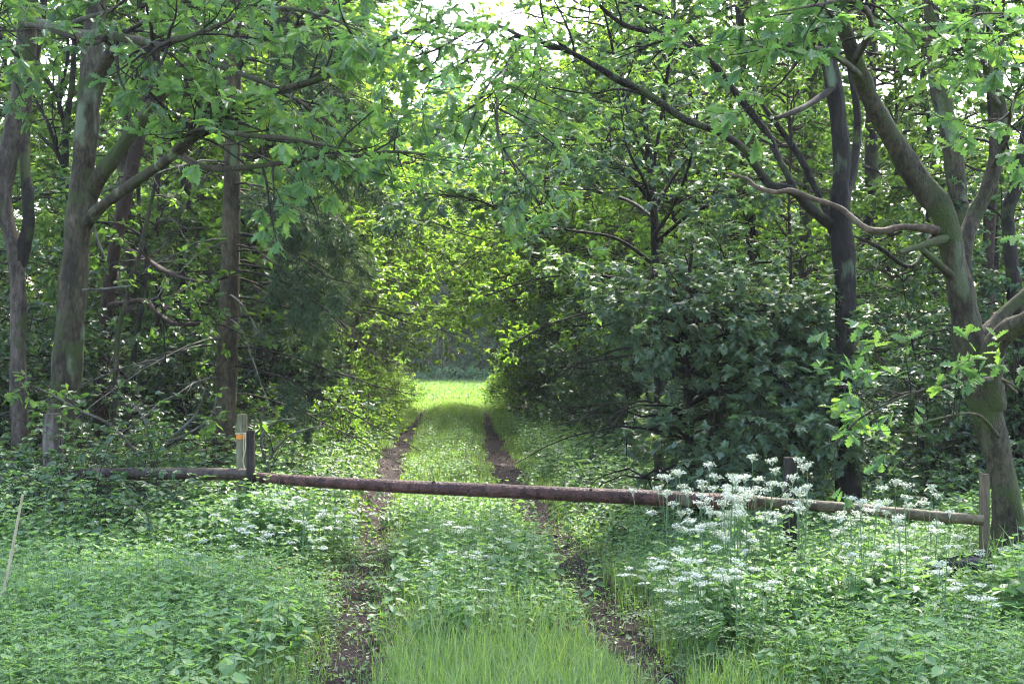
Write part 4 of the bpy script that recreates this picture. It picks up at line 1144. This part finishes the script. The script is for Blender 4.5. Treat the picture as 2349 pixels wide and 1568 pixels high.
def brambles():
    rng = np.random.default_rng(82)
    st, lf = MB(), MB()
    def mound(n, x0, x1, y0, y1, hgt, size, cond=None, tint=(0, .7)):
        x, y = scatter(n, x0, x1, y0, y1, rng, cond)
        k = len(x)
        a = rng.uniform(0, 6.283, k)
        d = np.stack([np.cos(a) * 0.6, np.sin(a) * 0.6, np.full(k, 1.2)], 1)
        pts = [np.stack([x, y, gz(x, y)], 1)]
        L = hgt * rng.uniform(1.2, 2.2, k)[:, None] / 9
        for i in range(9):
            d = nrm(d + 0.12 * rng.standard_normal((k, 3)) + np.array([0, 0, -0.24]))
            pts.append(pts[-1] + d * L)
        P = np.stack(pts, 1)
        P[..., 2] = np.maximum(P[..., 2], gz(P[..., 0], P[..., 1]) + 0.03)
        tubes(st, P, np.repeat(np.linspace(0.004, 0.0015, 10)[None], k, 0), 4)
        p, T, Nn, s, ti = on_twigs(P, 9, size, 1.0, 0.1, 1.0, 0.35, 0.25, 1.0, rng=rng)
        ti = tint[0] + ti * (tint[1] - tint[0])
        for turn in (-1.1, 0, 1.1):
            c, s_ = math.cos(turn), math.sin(turn)
            T2 = T.copy(); T2[:, 0] = T[:, 0] * c - T[:, 1] * s_; T2[:, 1] = T[:, 0] * s_ + T[:, 1] * c
            leaves(lf, p, T2, Nn, s * (1 if turn == 0 else .85), 'ovate', ti)
    mound(420, -5.2, -2.7, 11.4, 13.4, 0.75, (0.055, 0.085))
    mound(300, -5.5, -2.4, 13.2, 15.5, 0.95, (0.05, 0.085), tint=(.3, 1))
    mound(320, -3.4, -1.5, 12.2, 15.5, 0.62, (0.05, 0.08), lambda x, y: off(x, y) < -1.35, tint=(.3, 1))
    mound(300, -4.5, -1.8, 15.5, 21, 0.6, (0.05, 0.08), lambda x, y: (off(x, y) < -1.4), tint=(.4, 1))
    mound(200, 0.7, 2.2, 12.3, 17, 0.4, (0.05, 0.08), lambda x, y: off(x, y) > 1.35)
    mound(190, -4.6, -3.25, 10.9, 12.1, 0.85, (0.055, 0.085))
    mound(280, 3.0, 5.8, 9.9, 14, 0.45, (0.05, 0.08))
    mound(420, -9, -3.5, 15.5, 21, 0.7, (0.055, 0.085))
    mound(300, 3.4, 9, 14, 20, 0.6, (0.055, 0.085))
    o2 = lf.build('bramble_undergrowth', M['bramble_leaf'])
    tag(o2, 'tangle of glossy brambles under the trees and over the left rail', 'brambles', kind='stuff')
    tag(st.build('stems', M['twig'], o2), kind='stuff')


brambles()


def grass():
    rng = np.random.default_rng(83)
    mb = MB()

    def blades(x, y, h, w, tint, lean=0.35):
        n = len(x)
        if n == 0: return
        a = rng.uniform(0, 6.283, n)
        d = np.stack([np.cos(a), np.sin(a)], 1)
        sd = np.stack([-d[:, 1], d[:, 0], np.zeros(n)], 1)
        ln = (lean * np.abs(rng.standard_normal(n)) + 0.08)[:, None]
        base = np.stack([x, y, gz(x, y) - 0.01], 1)
        V = []
        for f, wf in ((0, 1), (0.4, 0.9), (0.75, 0.6)):
            c = base.copy(); c[:, :2] += d * ln * h[:, None] * f ** 2; c[:, 2] += h * f * (1 - 0.25 * ln[:, 0] * f)
            V += [c - sd * (w * wf / 2)[:, None], c + sd * (w * wf / 2)[:, None]]
        c = base.copy(); c[:, :2] += d * ln * h[:, None]; c[:, 2] += h * (1 - 0.35 * ln[:, 0])
        V.append(c)
        V = np.stack(V, 1)
        fl = np.array([0, 1, 3, 2, 2, 3, 5, 4, 4, 5, 6])
        mb.add(V, (np.arange(n)[:, None] * 7 + fl[None]).ravel(), np.tile([4, 4, 3], n), np.repeat(tint, 3), smooth=True)

    def soft(d, a, b): return rng.uniform(0, 1, len(d)) < np.clip((d - a) / (b - a), 0, 1)
    def go(n, x0, x1, y0, y1, h, w, cond=None, t=(0, 1), lean=0.35):
        x, y = scatter(n, x0, x1, y0, y1, rng, cond)
        blades(x, y, h * rng.uniform(0.5, 1.3, len(x)), w * rng.uniform(0.7, 1.3, len(x)), np.clip(t[0] + (t[1] - t[0]) * rng.uniform(0, 1, len(x)) ** 1.3, 0, 1), lean)
    # long grass right in front
    go(7000, -1.0, 0.9, 6.2, 8.7, 0.19, 0.005, lambda x, y: soft(-np.abs(off(x, y) - 0.05) - .1 * np.sin(y * 4), -.75, -.45) & soft(-y, -8.6, -7.6), (0, 1), 0.5)
    go(1500, -1.0, 0.9, 6.2, 9.3, 0.3, 0.005, lambda x, y: np.abs(off(x, y) - 0.02) < 0.6, (0.2, 1), 0.6)
    # short turf over the track and its edges
    go(52000, -2.6, 2.4, 6.2, 14, 0.075, 0.006, lambda x, y: (np.abs(off(x, y)) < 1.7) & (rng.uniform(0, 1, len(x)) > 0.9 * np.exp(-((np.abs(off(x, y)) - .83) / .2) ** 2) * np.clip((y - 6.4) / 1.5, .35, 1)), (0, .8), 0.5)
    go(9000, -2.2, 1.8, 6.2, 12, 0.06, 0.006, lambda x, y: soft(-np.abs(np.abs(off(x, y)) - .83), -.5, .1) & (patch(x, y, 2.2, .4) > -.2), (0, .9), .6)
    go(60000, -3.4, 1.4, 14, 46, 0.1, 0.012, lambda x, y: (np.abs(off(x, y)) < 1.5) & (np.abs(np.abs(off(x, y)) - .83) > (.2 + .05 * np.sin(y * 3)) * np.clip((40 - y) / 16, 0, 1)), (0.1, 1), 0.5)
    # grass among the nettles
    go(26000, -5, 5, 6.2, 10.5, 0.24, 0.005, lambda x, y: (off(x, y) > .95) & (patch(x, y, 1.1, .7) > -0.3) | (off(x, y) < -1.3) & (patch(x, y, 1.1, .7) > -.1), (0.2, 1))
    go(12000, -2.4, -.6, 6.2, 9, 0.11, 0.005, lambda x, y: soft(-off(x, y), .9, 1.4), (0.1, .9), .6)
    go(7000, .9, 4.6, 6.2, 9.3, 0.2, 0.005, None, (0.1, 1), .5)
    # tall bluish blades at the foot of the oak on the right
    go(260, 2.7, 3.6, 8.2, 9.0, 0.6, 0.012, None, (0, .4), 0.5)
    # the clearing
    go(70000, -14, 8, 44, 69, 0.16, 0.04, None, (0.1, .7), 0.5)
    o = mb.build('grass', M['grass_blade'])
    tag(o, 'soft green grass growing on the track and in the clearing', 'grass', kind='stuff')


grass()


def litter():
    rng = np.random.default_rng(84)
    n = 5200
    s = rng.choice([-1, 1], n)
    y = rng.uniform(6.6, 24, n) ** 1.0
    x = xc(y) + s * 0.83 + 0.22 * rng.standard_normal(n)
    P = np.stack([x, y, gz(x, y) + 0.02], 1)
    a = rng.uniform(0, 6.283, n)
    T = np.stack([np.cos(a), np.sin(a), 0.15 * rng.standard_normal(n)], 1)
    Nn = np.stack([0.35 * rng.standard_normal(n), 0.35 * rng.standard_normal(n), np.ones(n)], 1)
    mb = MB(); leaves(mb, P, T, Nn, np.clip(0.02 * np.exp(0.55 * rng.standard_normal(n)), .006, .075), 'ovate', rng.uniform(0, 1, n) ** 1.8)
    x, y = scatter(420, -5, 5, 6.4, 12, rng, lambda x, y: np.abs(off(x, y)) > 1.0)
    k = len(x); z = gz(x, y)
    d = np.stack([.5 * rng.standard_normal(k), .5 * rng.standard_normal(k), rng.uniform(.4, 1.2, k)], 1) * .25
    p0 = np.stack([x, y, z], 1); tt = np.linspace(0, 1, 4)[None, :, None]
    tubes(mb, p0[:, None] + d[:, None] * tt - np.array([0, 0, .12]) * tt ** 2 + .02 * np.sin(9 * tt), np.full((k, 4), .0018), 3, tint=rng.uniform(.6, 1, k))
    tag(mb.build('leaf_litter', M['litter']), 'brown and pale fallen leaves scattered along the wheel ruts', 'leaf litter', kind='stuff')


litter()


# cow parsley ------------------------------------------------------
def parsley(seed, h, nu):
    rng = np.random.default_rng(seed)
    root = thing('cow_parsley', None, None)
    mb = MB()
    t = np.linspace(0, 1, 8)
    stem = np.stack([0.05 * h * np.sin(t * 2), 0.03 * h * t, h * 0.86 * t], 1)
    tubes(mb, stem, np.linspace(0.005, 0.003, 8), 6)
    tips = []
    for k in range(nu):
        f = rng.uniform(0.2, 0.9) if k else 1.0
        p0 = np.array([np.interp(f, t, stem[:, i]) for i in range(3)])
        a = rng.uniform(0, 6.283); out = rng.uniform(0.06, 0.22) * (0 if k == 0 else 1)
        ztip = h * (rng.uniform(0.55, 1.03) if k else 1.0)
        p1 = p0 + (np.cos(a) * out, np.sin(a) * out, max(ztip - p0[2], 0.1))
        mid = (p0 + p1) / 2 + (np.cos(a) * out * .25, np.sin(a) * out * .25, -0.02)
        P = smooth_path([p0, mid, p1], 4)
        tubes(mb, P, np.full(len(P), 0.0018), 4)
        tips.append(p1)
    mb.build('stem', M['stem'], root)
    for p in tips:
        mbf = MB()
        rays = rng.integers(8, 12)
        R_ = rng.uniform(0.02, 0.04)
        for q in range(rays):
            a = q / rays * 6.283 + rng.uniform(-.2, .2); rr = R_ * math.sqrt(rng.uniform(0.15, 1))
            c = p + (math.cos(a) * rr, math.sin(a) * rr, 0.03 - 9 * rr * rr + rng.uniform(-.01, .01))
            tubes(mbf, np.array([p - (0, 0, .015), c]), np.array([0.0008, 0.0006]), 3)
            m = 9
            b_ = rng.uniform(0, 6.283, m); r2 = 0.012 * np.sqrt(rng.uniform(0, 1, m))
            P = c + np.stack([np.cos(b_) * r2, np.sin(b_) * r2, 0.005 * rng.standard_normal(m)], 1)
            T = np.stack([np.cos(b_), np.sin(b_), 0.2 * rng.standard_normal(m)], 1)
            Nn = np.stack([0.8 * rng.standard_normal(m), 0.8 * rng.standard_normal(m) - .3, np.ones(m)], 1)
            leaves(mbf, P, T, Nn, rng.uniform(0.009, 0.014, m), 'ovate', np.full(m, .5))
        mbf.build('flower_head', M['petal'], root)
    for k in range(4):
        mb = MB()
        f = rng.uniform(0.1, 0.55); p0 = np.array([np.interp(f, t, stem[:, i]) for i in range(3)])
        a = rng.uniform(0, 6.283)
        q = np.linspace(0, 1, 7)[:, None]
        fr = p0 + q * np.array([np.cos(a) * .22, np.sin(a) * .22, .06]) - q ** 2 * np.array([0, 0, .1])
        tubes(mb, fr, np.full(7, .0015), 3)
        for j in range(1, 7):
            for s in (-1, 1):
                d = np.array([np.cos(a + s * 1.0), np.sin(a + s * 1.0), -.1])
                L = 0.1 * (1 - j / 8)
                tubes(mb, np.array([fr[j], fr[j] + d * L]), np.array([.001, .0006]), 3)
                m = 4
                P = fr[j] + np.linspace(.1, .9, m)[:, None] * d * L
                T = np.repeat(d[None], m, 0) + 0.5 * rng.standard_normal((m, 3)) * (1, 1, .3)
                leaves(mb, P, T, np.repeat([[0, 0, 1.]], m, 0) + 0.2 * rng.standard_normal((m, 3)), np.full(m, .03), 'plain', rng.uniform(0, .8, m))
        mb.build('fern_leaf', M['nettle_leaf'], root)
    return root


def parsleys():
    rng = np.random.default_rng(91)
    protos = [parsley(1, 1.0, 7), parsley(2, 1.0, 9), parsley(3, 1.0, 5), parsley(4, 1.0, 8)]
    used = [False] * 4
    groups = {
        'tall': ('tall cow parsley in white flower crowded before the join of the two rails', 'tall cow parsley before the rail join'),
        'by': ('white flowered cow parsley leaning over the olive brown rail near its post end', 'cow parsley over the olive brown rail'),
        'left': ('small cow parsley with few white heads among the nettles on the left verge and hump', 'small cow parsley left of the right wheel rut'),
        'low': ('lower cow parsley with white heads among the nettles on the right', 'lower cow parsley among the nettles'),
    }
    spots = []
    for _ in range(8):
        spots.append(('tall', rng.uniform(1640, 1850), rng.uniform(1050, 1110), rng.uniform(8.4, 9.0)))
    for _ in range(5):
        spots.append(('tall', rng.uniform(1590, 1740), rng.uniform(1090, 1190), rng.uniform(8.2, 8.8)))
    for px, py in [(1990, 1160), (2060, 1110), (2090, 1120), (2130, 1140), (1940, 1150)]:
        spots.append(('by', px, py, rng.uniform(8.2, 8.6)))
    for _ in range(16):
        spots.append(('low', rng.uniform(1480, 2260), rng.uniform(1190, 1350), rng.uniform(7.4, 8.6)))
    for px, py, Y in [(520, 1150, 10.2), (640, 1135, 10.6), (700, 1200, 9.8), (560, 1210, 9.6), (990, 1290, 9.3), (1090, 1270, 9.5), (1170, 1210, 10.2), (760, 1100, 12), (600, 1180, 10), (680, 1150, 10.4), (450, 1230, 9.2), (1020, 1200, 10.5), (1110, 1330, 8.9), (820, 1180, 10.3)]:
        spots.append(('left', px, py, Y))
    for px, py in [(1545, 1100), (1575, 1090), (1610, 1075)]:
        spots.append(('tall', px, py, rng.uniform(8.9, 9.2)))
    for i, (g, px, py, Y) in enumerate(spots):
        k = i % 4
        o = protos[k]
        if used[k]: o = copy_thing(o)
        used[k] = True
        x, y, z = at(px, py, Y)
        g0 = float(gz(x, y))
        o.location = (x, y, g0)
        s = z - g0
        o.scale = (0.75 + 0.3 * s, 0.75 + 0.3 * s, s)
        o.rotation_euler = (0, 0, rng.uniform(0, 6.283))
        tag(o, groups[g][0], 'wildflower', groups[g][1])


parsleys()


# small things ----------------------------------------------------
def stick(name, label, pts, mat, cat='stick'):
    P, r = limb(pts, 6)
    o = MB()
    tubes(o, P, r, 8, 0.05, cap=True)
    ob = o.build(name, M[mat], loc=tuple(P[0]))
    tag(ob, label, cat)


stick('dry_stalk', 'long pale dry stalk sticking up from the nettles at the left edge', [(-5, 1400, 7.9, 4), (12, 1340, 7.9, 4), (30, 1250, 7.9, 3.5), (45, 1170, 7.9, 3), (52, 1134, 7.9, 3)], 'dry')
D1 = 1.72 * F / (1252 - 790)
stick('fallen_stick', 'short brown stick lying across the right wheel rut', [(1228, 1222, 13.2, 4), (1250, 1226, 13.2, 5), (1278, 1229, 13.1, 4)], 'bare_limb')


def buttercups():
    rng = np.random.default_rng(95)
    pts = [(505, 1570 - 130), (700, 1445), (590, 1422), (380, 1480), (420, 1190), (455, 1185), (215, 1275), (640, 1300), (760, 1360), (300, 1330)]
    first = None
    for px, py in pts:
        Y = 1.42 * F / max(py - 790, 200) * 1.0
        Y = min(max(Y, 7.0), 11)
        x, y, z = at(px, py, Y)
        g0 = float(gz(x, y))
        if z < g0 + 0.15: z = g0 + 0.3
        if first is None:
            o = thing('buttercup', None, None)
            mb = MB(); tubes(mb, np.array([[0, 0, 0], [.01, 0, .5], [0, .01, .985]]), np.array([.0015, .0013, .001]), 4); mb.build('stem', M['stem'], o)
            a = np.arange(5) * 1.2566
            T = np.stack([np.cos(a), np.sin(a), np.full(5, .5)], 1)
            mb = MB(); leaves(mb, np.repeat([[0, .01, .985]], 5, 0), T, np.repeat([[0, 0, 1.]], 5, 0), np.full(5, .016), 'ovate', np.full(5, .5)); mb.build('flower_head', M['buttercup'], o)
            first = o
        else:
            o = copy_thing(first)
        o.location = (x, y, g0); o.scale = (1, 1, z - g0)
        tag(o, 'tiny yellow buttercup in the nettles left of the track', 'wildflower', 'buttercups among the nettles')


buttercups()

def haze(density):
    m, nt, out = newmat('haze_air')
    v = N_(nt, 'ShaderNodeVolumePrincipled')
    v.inputs['Color'].default_value = (0.92, 0.95, 0.97, 1)
    v.inputs['Density'].default_value = density
    v.inputs['Anisotropy'].default_value = 0.3
    nt.links.new(v.outputs[0], out.inputs['Volume'])
    c = np.array([[x, y, z] for x in (-155, 155) for y in (-65, 265) for z in (-1.4, 21)], float)
    q = [0, 1, 3, 2, 4, 6, 7, 5, 0, 4, 5, 1, 2, 3, 7, 6, 0, 2, 6, 4, 1, 5, 7, 3]
    mb = MB(); mb.add(c, q, [4] * 6, smooth=False)
    tag(mb.build('haze', m), 'thin bright haze hanging under the trees', 'haze', kind='stuff')


HAZE = 0.00045
if HAZE: haze(HAZE)

# ------------------------------------------------------------------ light, camera
AZ, EL = math.radians(14), math.radians(50)
S = Vector((math.sin(AZ) * math.cos(EL), math.cos(AZ) * math.cos(EL), math.sin(EL)))
w = bpy.data.worlds.new('World'); SC.world = w
w.use_nodes = True
nt = w.node_tree
bg = nt.nodes['Background']
sky = nt.nodes.new('ShaderNodeTexSky')
sky.sky_type = 'NISHITA'; sky.sun_disc = False
sky.sun_elevation = EL; sky.sun_rotation = AZ
sky.dust_density = 3.0; sky.air_density = 1.0; sky.ozone_density = 1.0
nt.links.new(sky.outputs[0], bg.inputs[0])
bg.inputs[1].default_value = 0.15
sl = bpy.data.lights.new('sun', 'SUN'); sl.energy = 2.5; sl.angle = math.radians(4); sl.color = (1, 0.95, 0.86)
so = bpy.data.objects.new('sun', sl); put(so); so.rotation_euler = S.to_track_quat('Z', 'Y').to_euler()
so.location = (0, 0, 30)

cam = bpy.data.cameras.new('camera'); co = bpy.data.objects.new('camera', cam); put(co)
co.location = (0, 0, EYE); co.rotation_euler = (math.pi / 2, 0, 0)
cam.sensor_width = 36; cam.lens = 36 * F / 2349
cam.shift_y = (HZ - 784) / 2349
cam.clip_end = 2000; cam.clip_start = 0.05
SC.camera = co

SC.view_settings.view_transform = 'Standard'
SC.view_settings.look = 'None'
SC.view_settings.exposure = 2.9
SC.view_settings.gamma = 1.0
SC.render.engine = 'CYCLES'
cy = SC.cycles
cy.filter_width = 1.1
cy.max_bounces = 7; cy.diffuse_bounces = 4; cy.glossy_bounces = 2; cy.transmission_bounces = 5; cy.transparent_max_bounces = 4
cy.caustics_reflective = False; cy.caustics_refractive = False
cy.sample_clamp_indirect = 6.0
try:
    cy.use_denoising = True
    cy.denoiser = 'OPENIMAGEDENOISE'
except Exception:
    pass
print('POLYS', sum(len(m.polygons) for m in bpy.data.meshes), 'OBJ', len(bpy.data.objects))
